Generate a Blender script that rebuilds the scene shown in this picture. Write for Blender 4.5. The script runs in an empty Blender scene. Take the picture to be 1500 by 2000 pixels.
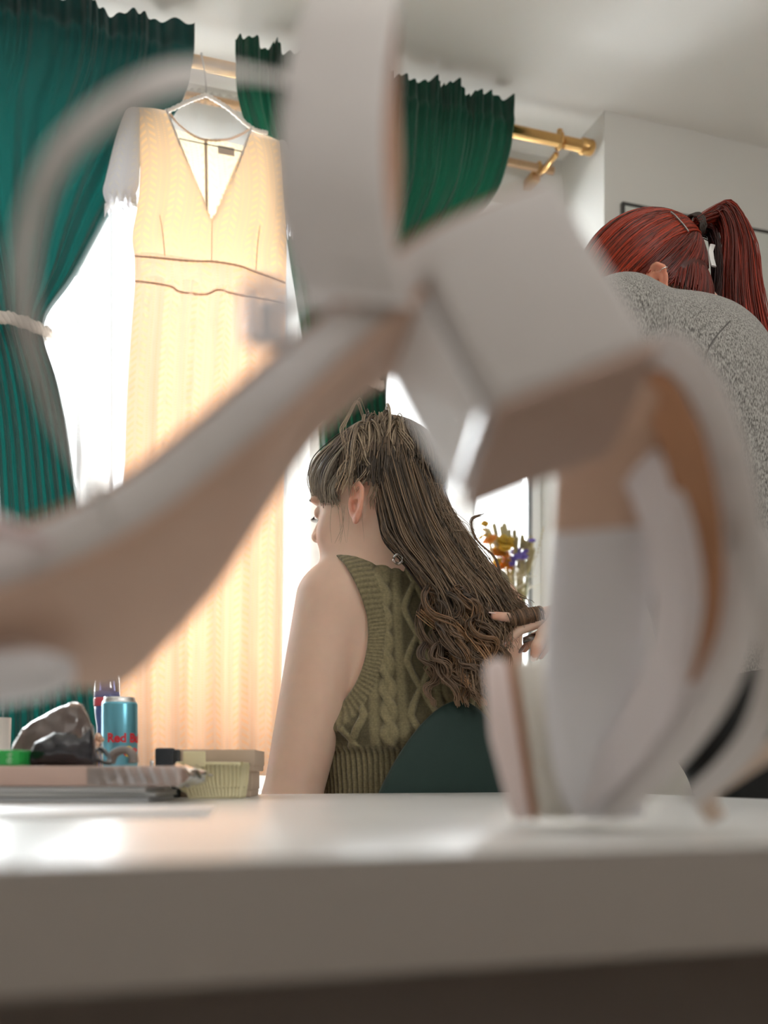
import bpy, bmesh, math, random
import numpy as np
from mathutils import Matrix, Vector, Euler
PI = math.pi
rng = np.random.default_rng(7)
random.seed(7)
COL = bpy.context.scene.collection

# ------------------------------------------------------------------ camera model
F, HZ, EYE, TABLE = 1950.0, 1505.0, 0.775, 0.74
A18 = math.radians(18.0)
CA, SA = math.cos(A18), math.sin(A18)
def P(px, py, D):
    return np.array([(px - 750) / F * D, D, EYE + (HZ - py) / F * D])
def RM(u, n, z):                       # room axes (along the window wall, into it, up) -> world
    u = np.asarray(u, float); n = np.asarray(n, float); z = np.asarray(z, float)
    u, n, z = np.broadcast_arrays(u, n, z)
    return np.stack([u * CA - n * SA, u * SA + n * CA, z], -1)
def UZ(px, py, n):                     # where a sight line meets the plane at room depth n
    t = (px - 750) / F
    D = n / (CA - t * SA)
    return D * (t * CA + SA), EYE + (HZ - py) / F * D

# ------------------------------------------------------------------ materials
def new_mat(name):
    m = bpy.data.materials.new(name); m.use_nodes = True
    nt = m.node_tree; nt.nodes.clear()
    out = nt.nodes.new('ShaderNodeOutputMaterial')
    return m, nt, out
def N(nt, t, **kw):
    n = nt.nodes.new('ShaderNode' + t)
    for k, v in kw.items():
        if k in n.inputs: n.inputs[k].default_value = v
        else: setattr(n, k, v)
    return n
def L(nt, a, b): nt.links.new(a, b)
def rgba(c): return (c[0], c[1], c[2], 1.0)
def math_node(nt, op, a, b=None, clamp=False):
    n = nt.nodes.new('ShaderNodeMath'); n.operation = op; n.use_clamp = clamp
    for i, x in enumerate((a, b)):
        if x is None: continue
        if isinstance(x, (int, float)): n.inputs[i].default_value = x
        else: nt.links.new(x, n.inputs[i])
    return n.outputs[0]
def noise_color(nt, c, var, scale, detail=3, stretch=None):
    tc = N(nt, 'TexCoord'); src = tc.outputs['Object']
    if stretch:
        mp = N(nt, 'Mapping'); mp.inputs['Scale'].default_value = stretch
        L(nt, src, mp.inputs['Vector']); src = mp.outputs['Vector']
    nz = N(nt, 'TexNoise', Scale=scale, Detail=detail)
    L(nt, src, nz.inputs['Vector'])
    mx = N(nt, 'MixRGB'); mx.blend_type = 'MIX'
    lo = tuple(max(0, x * (1 - var)) for x in c); hi = tuple(min(1, x * (1 + var)) for x in c)
    mx.inputs[1].default_value = rgba(lo); mx.inputs[2].default_value = rgba(hi)
    L(nt, nz.outputs['Fac'], mx.inputs[0])
    return mx.outputs[0], nz
def mat(name, c, rough=0.5, metal=0.0, var=0.06, scale=30, bump=0.0, bump_scale=None, sheen=0.0, coat=0.0,
        sss=0.0, spec=0.5, stretch=None, trans=0.0, bump_dist=0.002):
    m, nt, out = new_mat(name)
    b = N(nt, 'BsdfPrincipled')
    col, nz = noise_color(nt, c, var, scale, stretch=stretch)
    L(nt, col, b.inputs['Base Color'])
    b.inputs['Roughness'].default_value = rough; b.inputs['Metallic'].default_value = metal
    b.inputs['Specular IOR Level'].default_value = spec
    if sheen: b.inputs['Sheen Weight'].default_value = sheen
    if coat: b.inputs['Coat Weight'].default_value = coat; b.inputs['Coat Roughness'].default_value = 0.1
    if sss:
        b.inputs['Subsurface Weight'].default_value = sss
        b.inputs['Subsurface Radius'].default_value = (0.012, 0.005, 0.003); b.inputs['Subsurface Scale'].default_value = 1.0
    if bump:
        tc = N(nt, 'TexCoord'); n2 = N(nt, 'TexNoise', Scale=bump_scale or scale * 4, Detail=4)
        L(nt, tc.outputs['Object'], n2.inputs['Vector'])
        bp = N(nt, 'Bump', Strength=bump, Distance=bump_dist); L(nt, n2.outputs['Fac'], bp.inputs['Height'])
        L(nt, bp.outputs['Normal'], b.inputs['Normal'])
    sh = b.outputs[0]
    if trans:
        tr = N(nt, 'BsdfTranslucent'); L(nt, col, tr.inputs['Color'])
        mx = N(nt, 'MixShader', Fac=trans); L(nt, sh, mx.inputs[1]); L(nt, tr.outputs[0], mx.inputs[2]); sh = mx.outputs[0]
    L(nt, sh, out.inputs['Surface'])
    return m
def attr_mat(name, attr='Col', rough=0.45, spec=0.4, trans=0.0):
    m, nt, out = new_mat(name)
    a = N(nt, 'Attribute', attribute_name=attr)
    tc = N(nt, 'TexCoord'); nz = N(nt, 'TexNoise', Scale=180.0, Detail=2); L(nt, tc.outputs['Object'], nz.inputs['Vector'])
    mr = N(nt, 'MapRange'); mr.inputs['To Min'].default_value = 0.8; mr.inputs['To Max'].default_value = 1.2
    L(nt, nz.outputs['Fac'], mr.inputs['Value'])
    vm = nt.nodes.new('ShaderNodeVectorMath'); vm.operation = 'SCALE'
    L(nt, a.outputs['Color'], vm.inputs[0]); L(nt, mr.outputs[0], vm.inputs['Scale'])
    b = N(nt, 'BsdfPrincipled', Roughness=rough); b.inputs['Specular IOR Level'].default_value = spec
    L(nt, vm.outputs[0], b.inputs['Base Color']); sh = b.outputs[0]
    if trans:
        tr = N(nt, 'BsdfTranslucent'); L(nt, vm.outputs[0], tr.inputs['Color'])
        mx = N(nt, 'MixShader', Fac=trans); L(nt, sh, mx.inputs[1]); L(nt, tr.outputs[0], mx.inputs[2]); sh = mx.outputs[0]
    L(nt, sh, out.inputs['Surface'])
    return m

# ------------------------------------------------------------------ objects
def tag(o, label=None, cat=None, group=None, kind=None):
    if label: o['label'] = label
    if cat: o['category'] = cat
    if group: o['group'] = group
    if kind: o['kind'] = kind
    return o
def thing(name, label, cat, loc, rz=0.0, group=None):
    o = bpy.data.objects.new(name, None); COL.objects.link(o)
    o.empty_display_size = 0.05
    o.location = tuple(float(x) for x in loc); o.rotation_euler = (0, 0, rz)
    return tag(o, label, cat, group)
def world_mat(o):
    m = Matrix.LocRotScale(o.location, o.rotation_euler, o.scale)
    return world_mat(o.parent) @ m if o.parent else m
def obj(name, V, Fc, m, parent=None, smooth=True, colors=None, uv=None, loc=None, rz=0.0, label=None):
    """mesh from world-space vertices; stored relative to its own or its parent's frame"""
    V = np.asarray(V, float).reshape(-1, 3)
    me = bpy.data.meshes.new(name)
    o = bpy.data.objects.new(name, me); COL.objects.link(o)
    if parent is not None:
        o.parent = parent; W = world_mat(parent)
    else:
        if loc is None:
            lo, hi = V.min(0), V.max(0); loc = ((lo[0] + hi[0]) / 2, (lo[1] + hi[1]) / 2, lo[2])
        o.location = tuple(float(x) for x in loc); o.rotation_euler = (0, 0, rz); W = world_mat(o)
    Wi = np.array(W.inverted())
    V = V @ Wi[:3, :3].T + Wi[:3, 3]
    if isinstance(Fc, np.ndarray) and Fc.ndim == 2:
        nf, k = Fc.shape
        me.vertices.add(len(V)); me.vertices.foreach_set('co', V.astype(np.float32).ravel())
        me.loops.add(nf * k); me.loops.foreach_set('vertex_index', Fc.astype(np.int32).ravel())
        me.polygons.add(nf); me.polygons.foreach_set('loop_start', np.arange(0, nf * k, k, dtype=np.int32))
        me.update(calc_edges=True)
    else:
        me.from_pydata([tuple(v) for v in V], [], [tuple(int(i) for i in f) for f in Fc])
    me.validate()
    if smooth and len(me.polygons): me.polygons.foreach_set('use_smooth', np.ones(len(me.polygons), bool))
    if colors is not None:
        a = me.color_attributes.new('Col', 'FLOAT_COLOR', 'POINT')
        c = np.ones((len(V), 4), np.float32); c[:, :3] = colors; a.data.foreach_set('color', c.ravel())
    if uv is not None:
        ul = me.uv_layers.new(name='UVMap')
        li = np.zeros(len(me.loops), np.int32); me.loops.foreach_get('vertex_index', li)
        ul.data.foreach_set('uv', np.asarray(uv, np.float32)[li].ravel())
    if m is not None: me.materials.append(m)
    me.update()
    if label: o['label'] = label
    return o
class MB:
    """collects several shapes into one mesh"""
    def __init__(s): s.V = []; s.F = []; s.n = 0
    def add(s, V, Fc):
        V = np.asarray(V, float).reshape(-1, 3)
        s.V.append(V); s.F += [tuple(int(i) + s.n for i in f) for f in Fc]; s.n += len(V); return s
    def build(s, name, m, parent=None, **kw):
        return obj(name, np.concatenate(s.V), s.F, m, parent, **kw)
def bm_out(bm):
    bm.verts.index_update()
    V = np.array([v.co[:] for v in bm.verts]); Fc = [[v.index for v in f.verts] for f in bm.faces]
    bm.free(); return V, Fc
def box(c, s, bev=0.0, rz=0.0, seg=2, rot=None):
    bm = bmesh.new(); bmesh.ops.create_cube(bm, size=1.0)
    for v in bm.verts: v.co = Vector((v.co.x * s[0], v.co.y * s[1], v.co.z * s[2]))
    if bev: bmesh.ops.bevel(bm, geom=list(bm.edges), offset=bev, segments=seg, profile=0.5, affect='EDGES')
    V, Fc = bm_out(bm)
    R = np.array(rot) if rot is not None else np.array(Matrix.Rotation(rz, 3, 'Z'))
    return V @ R.T + np.asarray(c, float), Fc
def rbox(u0, u1, n0, n1, z0, z1, bev=0.0, seg=2):     # box given in room axes
    return box(RM((u0 + u1) / 2, (n0 + n1) / 2, (z0 + z1) / 2), (abs(u1 - u0), abs(n1 - n0), abs(z1 - z0)), bev, A18, seg)
def catmull(pts, M):
    p = np.asarray(pts, float); n = len(p)
    q = np.concatenate([[2 * p[0] - p[1]], p, [2 * p[-1] - p[-2]]])
    t = np.linspace(0, n - 1 - 1e-9, M); i = np.floor(t).astype(int); f = (t - i).reshape((-1,) + (1,) * (p.ndim - 1))
    a, b, c, d = q[i], q[i + 1], q[i + 2], q[i + 3]
    return 0.5 * (2 * b + (c - a) * f + (2 * a - 5 * b + 4 * c - d) * f ** 2 + (3 * b - a - 3 * c + d) * f ** 3)
def grid_faces(a, b, wrap=False):
    i, j = np.meshgrid(np.arange(a - 1), np.arange(b if wrap else b - 1), indexing='ij')
    j2 = (j + 1) % b
    return np.stack([i * b + j, (i + 1) * b + j, (i + 1) * b + j2, i * b + j2], -1).reshape(-1, 4)
def tube(path, r, k=10, cap=True):
    path = np.asarray(path, float); n = len(path)
    r = np.broadcast_to(np.asarray(r, float), (n,))
    T = np.gradient(path, axis=0); T /= np.linalg.norm(T, axis=1)[:, None] + 1e-12
    ref = np.array([0, 0, 1.0]) if abs(T[0][2]) < 0.9 else np.array([1.0, 0, 0])
    X = np.cross(ref, T[0]); X /= np.linalg.norm(X)
    Vs = []
    for i in range(n):
        X = X - T[i] * X.dot(T[i]); X /= np.linalg.norm(X) + 1e-12
        Y = np.cross(T[i], X)
        a = np.arange(k) * 2 * PI / k
        Vs.append(path[i] + r[i] * (np.cos(a)[:, None] * X + np.sin(a)[:, None] * Y))
    V = np.concatenate(Vs); Fc = [tuple(f) for f in grid_faces(n, k, True)]
    if cap: Fc += [tuple(range(k))[::-1], tuple(range((n - 1) * k, n * k))]
    return V, Fc
def loft(centers, Wv, Tv, k=16, e=4.0, cap=True, M=None):
    """superelliptic section swept along centers; Wv / Tv are half-width and half-thickness vectors"""
    C = np.asarray(centers, float); n = len(C)
    Wv = np.broadcast_to(np.asarray(Wv, float), (n, 3)); Tv = np.broadcast_to(np.asarray(Tv, float), (n, 3))
    if M: C = catmull(C, M); Wv = catmull(Wv, M); Tv = catmull(Tv, M); n = M
    a = (np.arange(k) + 0.5) * 2 * PI / k
    ca, sa = np.cos(a), np.sin(a)
    x = np.sign(ca) * np.abs(ca) ** (2 / e); y = np.sign(sa) * np.abs(sa) ** (2 / e)
    V = C[:, None] + x[None, :, None] * Wv[:, None] + y[None, :, None] * Tv[:, None]
    V = V.reshape(-1, 3); Fc = [tuple(f) for f in grid_faces(n, k, True)]
    if cap: Fc += [tuple(range(k))[::-1], tuple(range((n - 1) * k, n * k))]
    return V, Fc
def lathe(prof, base, k=40, cap=True):
    prof = np.asarray(prof, float); a = np.arange(k) * 2 * PI / k
    V = np.stack([prof[:, None, 0] * np.cos(a), prof[:, None, 0] * np.sin(a), np.broadcast_to(prof[:, None, 1], (len(prof), k))], -1).reshape(-1, 3)
    Fc = [tuple(f) for f in grid_faces(len(prof), k, True)]
    if cap: Fc += [tuple(range(k)), tuple(range((len(prof) - 1) * k, len(prof) * k))[::-1]]
    return V + np.asarray(base, float), Fc

# ------------------------------------------------------------------ signed distance modelling
def smin(a, b, k):
    h = np.clip(0.5 + 0.5 * (b - a) / k, 0, 1)
    return b + (a - b) * h - k * h * (1 - h)
def smax(a, b, k): return -smin(-a, -b, k)
def ell(p, c, r):
    q = p - np.asarray(c); r = np.asarray(r, float)
    k0 = np.sqrt(((q / r) ** 2).sum(-1)); k1 = np.sqrt(((q / r ** 2) ** 2).sum(-1)) + 1e-9
    return k0 * (k0 - 1) / k1
def rcone(p, a, b, ra, rb):
    a = np.asarray(a, float); ab = np.asarray(b, float) - a
    t = np.clip(((p - a) @ ab) / (ab @ ab), 0, 1)
    return np.linalg.norm(p - a - t[..., None] * ab, axis=-1) - (ra + (rb - ra) * t)
def chain(p, pts, r, k=0.0):
    r = np.broadcast_to(np.asarray(r, float), (len(pts),)); d = None
    for i in range(len(pts) - 1):
        e = rcone(p, pts[i], pts[i + 1], r[i], r[i + 1])
        d = e if d is None else (smin(d, e, k) if k else np.minimum(d, e))
    return d
def polygonize(f, lo, hi, h, B=10):
    lo = np.asarray(lo, float); hi = np.asarray(hi, float)
    nb = np.maximum(1, np.ceil((hi - lo) / h / B).astype(int)); n = nb * B
    cen = np.stack(np.meshgrid(*[lo[i] + (np.arange(nb[i]) * B + (B - 1) / 2) * h for i in range(3)], indexing='ij'), -1)
    dc = f(cen.reshape(-1, 3)).reshape(nb)
    act = np.argwhere(np.abs(dc) < B * h * 1.25 + 0.012)
    G = np.repeat(np.repeat(np.repeat(dc, B, 0), B, 1), B, 2).astype(np.float32)
    off = np.stack(np.meshgrid(*[np.arange(B)] * 3, indexing='ij'), -1).reshape(-1, 3)
    step = 300
    for s in range(0, len(act), step):
        idx = act[s:s + step][:, None] * B + off[None]
        d = f((lo + idx * h).reshape(-1, 3)).astype(np.float32)
        ii = idx.reshape(-1, 3); G[ii[:, 0], ii[:, 1], ii[:, 2]] = d
    G[0] = G[-1] = 1; G[:, 0] = G[:, -1] = 1; G[:, :, 0] = G[:, :, -1] = 1
    ins = G < 0
    c = ins[:-1, :-1, :-1].astype(np.int8).copy()
    for dx in (0, 1):
        for dy in (0, 1):
            for dz in (0, 1):
                if dx or dy or dz: c += ins[dx:n[0] - 1 + dx, dy:n[1] - 1 + dy, dz:n[2] - 1 + dz]
    cells = np.argwhere((c > 0) & (c < 8))
    ID = -np.ones(c.shape, np.int32); ID[tuple(cells.T)] = np.arange(len(cells))
    acc = np.zeros((len(cells), 3)); cnt = np.zeros(len(cells))
    corners = [(x, y, z) for x in (0, 1) for y in (0, 1) for z in (0, 1)]
    val = {k: G[tuple((cells + k).T)].astype(float) for k in corners}
    for a in corners:
        for ax in range(3):
            if a[ax]: continue
            b = list(a); b[ax] = 1; b = tuple(b)
            va, vb = val[a], val[b]; m = (va < 0) != (vb < 0)
            t = np.where(m, va / (va - vb + 1e-20), 0)
            p = np.array(a, float)[None] + t[:, None] * (np.array(b) - np.array(a))
            acc[m] += p[m]; cnt[m] += 1
    V = lo + (cells + acc / cnt[:, None]) * h
    Fs = []
    for ax in range(3):
        sl0 = [slice(None)] * 3; sl1 = [slice(None)] * 3
        sl0[ax] = slice(0, -1); sl1[ax] = slice(1, None)
        e = np.argwhere(ins[tuple(sl0)] != ins[tuple(sl1)])
        o1, o2 = [(1, 2), (2, 0), (0, 1)][ax]
        e = e[(e[:, o1] > 0) & (e[:, o2] > 0)]
        d1 = np.zeros(3, int); d1[o1] = 1; d2 = np.zeros(3, int); d2[o2] = 1
        q = np.stack([ID[tuple((e - d1 - d2).T)], ID[tuple((e - d2).T)], ID[tuple(e.T)], ID[tuple((e - d1).T)]], 1)
        flip = ~ins[tuple(e.T)]; q[flip] = q[flip][:, ::-1]
        Fs.append(q[(q >= 0).all(1)])
    return V, np.concatenate(Fs)

# ------------------------------------------------------------------ hair strands
def strands(paths, rad, k=4):
    Pn = np.asarray(paths, float); S, M, _ = Pn.shape
    T = np.gradient(Pn, axis=1); T /= np.linalg.norm(T, axis=2)[..., None] + 1e-12
    ref = np.broadcast_to(np.array([0.31, -0.9, 0.29]), T.shape)
    X = np.cross(ref, T); X /= np.linalg.norm(X, axis=2)[..., None] + 1e-12
    Y = np.cross(T, X)
    a = np.arange(k) * 2 * PI / k
    rad = np.broadcast_to(rad, (S, M))
    V = Pn[:, :, None] + rad[:, :, None, None] * (np.cos(a)[:, None] * X[:, :, None] + np.sin(a)[:, None] * Y[:, :, None])
    f = grid_faces(M, k, True)
    Fc = (f[None] + (np.arange(S) * M * k)[:, None, None]).reshape(-1, 4)
    return V.reshape(-1, 3), Fc
def hair(guides, clumps, per, spread=0.008, depth=0.02, wave=0.004, freq=3.0, r=0.0011, M=22, c0=(.05, .035, .025), c1=(.3, .2, .12),
         tip=0.5, fuzz=0.004, wpow=1.0, qjit=0.1, r_tip=0.45, gather=0.35):
    """strands that follow a sheet of guide curves, bundled into wavy clumps"""
    G = np.stack([catmull(g, M) for g in guides])
    nG = len(G); s = np.linspace(0, 1, M)
    Ps, Cs, Rs = [], [], []
    for c in range(clumps):
        q0 = rng.uniform(0, nG - 1); ph = rng.uniform(0, 2 * PI, 2); fr = freq * rng.uniform(.7, 1.3); am = wave * rng.uniform(.4, 1.5)
        dd = rng.uniform(-1, 1) * depth; tone = rng.uniform(0, 1); mix = rng.beta(1.2, 2.2)
        for j in range(per):
            q = np.clip(q0 + rng.normal(0, qjit), 0, nG - 1 - 1e-6); i = int(q); f = q - i
            g = G[i] * (1 - f) + G[min(i + 1, nG - 1)] * f
            off = rng.normal(0, 1, 3) * spread
            w = am * s ** wpow
            ph2 = ph + rng.normal(0, .25, 2)
            wv = np.stack([w * np.sin(2 * PI * fr * s + ph2[0]), w * np.cos(2 * PI * fr * s + ph2[0]), w * 0.6 * np.sin(2 * PI * fr * s + ph2[1])], -1)
            prof = (1 - gather * s)[:, None]
            p = g + off * prof + np.array([0, 1, 0]) * dd + wv
            p = p + (rng.normal(0, fuzz, 3)[None] * (s ** 2)[:, None])
            Ps.append(p)
            Rs.append(r * rng.uniform(.6, 1.3) * (1 - (1 - r_tip) * s ** 3) * np.clip(.25 + s / .12, 0, 1))
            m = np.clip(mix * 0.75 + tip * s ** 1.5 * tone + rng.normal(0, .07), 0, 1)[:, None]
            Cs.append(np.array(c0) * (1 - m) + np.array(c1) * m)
    return np.array(Ps), np.array(Rs), np.array(Cs)
def hair_obj(name, parts, m, parent, k=4, label=None):
    P_ = np.concatenate([x[0] for x in parts]); R_ = np.concatenate([x[1] for x in parts]); C_ = np.concatenate([x[2] for x in parts])
    V, Fc = strands(P_, R_, k)
    return obj(name, V, Fc, m, parent, colors=np.repeat(C_.reshape(-1, 3), k, 0), label=label)
# ================================================================== setting
M_wall = mat('wall_paint', (.70, .69, .65), .85, var=.02, scale=3, bump=.08, bump_scale=240)
M_ceil = mat('ceiling_paint', (.90, .89, .85), .9, var=.02, scale=3)
M_wall2 = mat('wall_paint_warm', (.52, .49, .45), .85, var=.02, scale=3)
M_floor = mat('oak_floor', (.24, .17, .11), .4, var=.3, scale=6, stretch=(1, 12, 1))
M_white = mat('white_lacquer', (.82, .82, .80), .25, var=.02)
M_pvc = mat('window_frame_white', (.85, .86, .86), .3, var=.02)
M_gasket = mat('window_gasket', (.16, .17, .18), .6)
def glass_mat(name, tint=(1, 1, 1), f=0.08, rough=0.02):
    m, nt, out = new_mat(name)
    t = N(nt, 'BsdfTransparent'); t.inputs['Color'].default_value = rgba(tint)
    g = N(nt, 'BsdfGlossy', Roughness=rough)
    fr = N(nt, 'Fresnel', IOR=1.45); mu = math_node(nt, 'MULTIPLY', fr.outputs[0], f / 0.04)
    mx = N(nt, 'MixShader'); L(nt, mu, mx.inputs[0]); L(nt, t.outputs[0], mx.inputs[1]); L(nt, g.outputs[0], mx.inputs[2])
    L(nt, mx.outputs[0], out.inputs['Surface']); return m
M_glass = glass_mat('window_glass', (.97, .98, .98), 0.05)

N_W, N_C, U_C, Z_C = 2.46, 2.24, 1.316, 2.453
WIN = [(-1.02, .60), (.80, 1.313)]; WZ0, WZ1 = .72, 2.30
def struct(o): o['kind'] = 'structure'; return o
b = MB()
b.add(*rbox(-2.2, U_C, N_W, N_W + .25, 0, WZ0)); b.add(*rbox(-2.2, U_C, N_W, N_W + .25, WZ1, Z_C))
for a0, a1 in ((-2.2, WIN[0][0]), (WIN[0][1], WIN[1][0]), (WIN[1][1], U_C)):
    b.add(*rbox(a0, a1, N_W, N_W + .25, WZ0, WZ1))
struct(b.build('wall_window', M_wall, smooth=False, rz=A18))
b = MB(); b.add(*rbox(U_C, 2.8, N_C, N_W + .25, 0, Z_C)); struct(b.build('wall_chimney', M_wall, smooth=False, rz=A18))
for nm, a in (('wall_left', (-2.3, -2.2, -1.5, N_W + .25)), ('wall_right', (2.6, 2.7, -1.5, N_C)), ('wall_back', (-2.3, 2.7, -1.6, -1.5))):
    b = MB(); b.add(*rbox(a[0], a[1], a[2], a[3], 0, Z_C)); struct(b.build(nm, M_wall2, smooth=False, rz=A18))
b = MB(); b.add(*rbox(-2.3, 2.8, -1.6, N_W + .25, Z_C, Z_C + .1)); struct(b.build('ceiling', M_ceil, smooth=False, rz=A18))
b = MB(); b.add(*rbox(-2.3, 2.8, -1.6, N_W + .25, -.1, 0)); struct(b.build('floor', M_floor, smooth=False, rz=A18))
b = MB(); b.add(*rbox(-2.2, U_C, N_W - .015, N_W, 0, .08, .004)); struct(b.build('baseboard_window', M_white, rz=A18))
b = MB(); b.add(*rbox(U_C, 2.6, N_C - .015, N_C, 0, .08, .004)); struct(b.build('baseboard_chimney', M_white, rz=A18))
b = MB(); b.add(*rbox(-1.1, 1.31, 2.30, N_W + .12, WZ0 - .028, WZ0, .008)); struct(b.build('trim_sill', M_white, rz=A18))

def window(i, u0, u1, mull):
    fr = MB(); n0, n1 = 2.58, 2.64
    for a in ((u0, u0 + .035, WZ0, WZ1), (u1 - .035, u1, WZ0, WZ1), (u0, u1, WZ0, WZ0 + .05), (u0, u1, WZ1 - .05, WZ1)):
        fr.add(*rbox(a[0], a[1], n0, n1, a[2], a[3], .004))
    for m in mull: fr.add(*rbox(m - .035, m + .035, n0 - .01, n1, WZ0 + .05, WZ1 - .05, .004))
    o = struct(fr.build(f'window_{i}', M_pvc, rz=A18))
    edges = [u0 + .035] + [x for m in mull for x in (m - .035, m + .035)] + [u1 - .035]
    for k in range(0, len(edges), 2):
        e0, e1 = edges[k], edges[k + 1]
        g = MB(); g.add(*rbox(e0 + .002, e1 - .002, 2.606, 2.61, WZ0 + .052, WZ1 - .052)); g.build('pane', M_glass, o, smooth=False)
        s = MB()
        for x in (e0 + .004, e1 - .004): s.add(*rbox(x - .007, x + .005, 2.572, 2.58, WZ0 + .055, WZ1 - .055))
        s.build('seal', M_gasket, o, smooth=False)
    return o
w1 = window(1, *WIN[0], [-.55, .084])
w2 = window(2, *WIN[1], [1.06])
u, z = UZ(181, 965, 2.56)
h = MB(); h.add(*rbox(u - .012, u + .012, 2.555, 2.585, z - .04, z + .03, .004)); h.add(*rbox(u - .009, u + .009, 2.535, 2.555, z - .10, z + .012, .006))
h.build('window_handle', mat('handle_grey', (.55, .54, .53), .4), w1)

# ---- curtain rods
M_brass = mat('brushed_brass', (.62, .36, .13), .28, metal=1.0, var=.1, scale=60)
M_wood = mat('rod_copper', (.60, .38, .22), .4, metal=.5, var=.15, scale=50)
ZR, NR, NR2 = 2.375, 2.276, 2.395
UE = 1.298
rod = thing('curtain_rod', 'thick brass curtain rod with a round end cap in front of the window', 'curtain rod', RM(.2, NR, ZR), A18)
V, Fc = tube(RM(np.array([-1.3, UE]), NR, ZR), .0145, 20); obj('pole', V, Fc, M_brass, rod)
V, Fc = tube(RM(np.array([UE - .03, UE - .028, UE + .002, UE + .006]), NR, ZR), [.016, .0195, .0195, .016], 24); obj('end_cap', V, Fc, M_brass, rod)
u_b = UZ(1093, 270, NR)[0]
for ub in (u_b, -1.15):
    m = MB(); a = np.linspace(0, 2 * PI, 25)
    m.add(*tube(RM(ub, NR + .018 * np.cos(a), ZR + .018 * np.sin(a)), .0045, 8))
    m.add(*rbox(ub - .006, ub + .006, NR - .006, NR + .006, ZR + .014, ZR + .03, .002))
    m.add(*rbox(ub - .006, ub + .006, NR + .015, NR + .112, ZR - .028, ZR - .018, .002))
    m.add(*tube(RM(ub, np.array([NR + .02, NR + .07, NR2 - .012, NR2]), np.array([ZR - .018, ZR - .03, ZR - .024, ZR - .012])), .005, 8))
    m.add(*tube(RM(ub, NR2 + .013 * np.cos(a), ZR + .013 * np.sin(a)), .004, 8))
    m.add(*rbox(ub - .012, ub + .012, NR2 + .01, N_W - .001, ZR - .03, ZR + .0, .003))
    m.build('bracket', M_brass, rod)
UE2 = UZ(1080, 330, NR2)[0]
V, Fc = tube(RM(np.array([-1.3, UE2]), NR2, ZR), .0105, 18)
tag(obj('curtain_rod', V, Fc, M_wood, rz=A18), 'thinner copper rod behind the thick brass one, carrying the sheer', 'curtain rod')

# ---- curtains
def fabric(name, c, tr, tcol, rough=.8, sheen=.5, transp=0.0, weave=900):
    m, nt, out = new_mat(name)
    b_ = N(nt, 'BsdfPrincipled', Roughness=rough)
    col, _ = noise_color(nt, c, .12, 14)
    L(nt, col, b_.inputs['Base Color']); b_.inputs['Sheen Weight'].default_value = sheen; b_.inputs['Specular IOR Level'].default_value = .25
    t = N(nt, 'BsdfTranslucent'); t.inputs['Color'].default_value = rgba(tcol)
    mx = N(nt, 'MixShader', Fac=tr); L(nt, b_.outputs[0], mx.inputs[1]); L(nt, t.outputs[0], mx.inputs[2]); sh = mx.outputs[0]
    if transp:
        tp = N(nt, 'BsdfTransparent'); m2 = N(nt, 'MixShader', Fac=transp); L(nt, sh, m2.inputs[1]); L(nt, tp.outputs[0], m2.inputs[2]); sh = m2.outputs[0]
    L(nt, sh, out.inputs['Surface']); return m
M_green2 = fabric('green_velvet', (.002, .030, .019), .10, (.004, .17, .075), sheen=.2)
M_green = fabric('green_velvet', (.002, .026, .026), .09, (.006, .13, .105), sheen=.2)
M_sheer = fabric('white_voile', (.85, .85, .85), .5, (.9, .9, .9), sheen=0, transp=.74)
def curtain(name, left, right, n0, folds, amp, m, seed, parent=None, ns=260, nz=150, head=True, amp_fn=None):
    r = np.random.default_rng(seed)
    left = np.array(sorted(left, key=lambda q: q[1])); right = np.array(sorted(right, key=lambda q: q[1]))
    ztop = min(left[-1, 1], right[-1, 1]); zbot = max(left[0, 1], right[0, 1])
    zs = ztop + (zbot - ztop) * np.linspace(0, 1, nz) ** 1.25
    s = np.linspace(0, 1, ns)
    uL = np.interp(zs, left[:, 1], left[:, 0]); uR = np.interp(zs, right[:, 1], right[:, 0])
    ker = np.ones(7) / 7
    sm = lambda x: np.convolve(np.pad(x, 3, mode='edge'), ker, 'valid')
    uL, uR = sm(uL), sm(uR)
    warp = s + .012 * np.sin(2 * PI * 3 * s + r.uniform(0, 6)) + .008 * np.sin(2 * PI * 7 * s + r.uniform(0, 6))
    U = uL[:, None] + (uR - uL)[:, None] * np.clip(warp, 0, 1)[None]
    w = (uR - uL); W0 = w.max()
    dz = (ztop - zs)[:, None]
    ph = 2 * PI * folds * warp[None] + .8 * np.sin(dz * 2.1 + 5 * s[None])
    A = amp * np.clip(.25 + dz * 1.6, 0, 1) * np.clip(.55 + .6 * (w / W0), .5, 1)[:, None]
    Nn = n0 + A * (np.sin(ph) + .35 * np.sin(2 * ph + 1.3) + .25 * np.sin(.5 * ph + 2))
    # fine gathers just under the rod
    g = np.exp(-np.maximum(dz - .08, 0) / .10)
    Nn = Nn + g * .007 * np.sin(2 * PI * folds * 3.3 * s[None] + 2 * np.sin(9 * s[None]))
    Z = np.broadcast_to(zs[:, None], U.shape).copy()
    if head:
        hd = np.clip((.075 - dz) / .06, 0, 1)
        ru = np.sin(2 * PI * folds * 1.0 * s + 1.5 * np.sin(11 * s)) + .5 * np.sin(2 * PI * folds * 1.9 * s + 2)
        Nn = Nn + hd * .010 * ru[None]
        Z = Z + hd * (.006 * np.sin(2 * PI * folds * .55 * s + 3 * np.sin(5 * s)) + .004 * np.sin(2 * PI * folds * 1.1 * s + 2 * np.sin(13 * s)))[None]
        rd = np.exp(-((dz - .065) / .012) ** 2)
        Nn = Nn - rd * .006
    V = RM(U, Nn, Z).reshape(-1, 3)
    return obj(name, V, grid_faces(nz, ns), m, parent, rz=A18)
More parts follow.
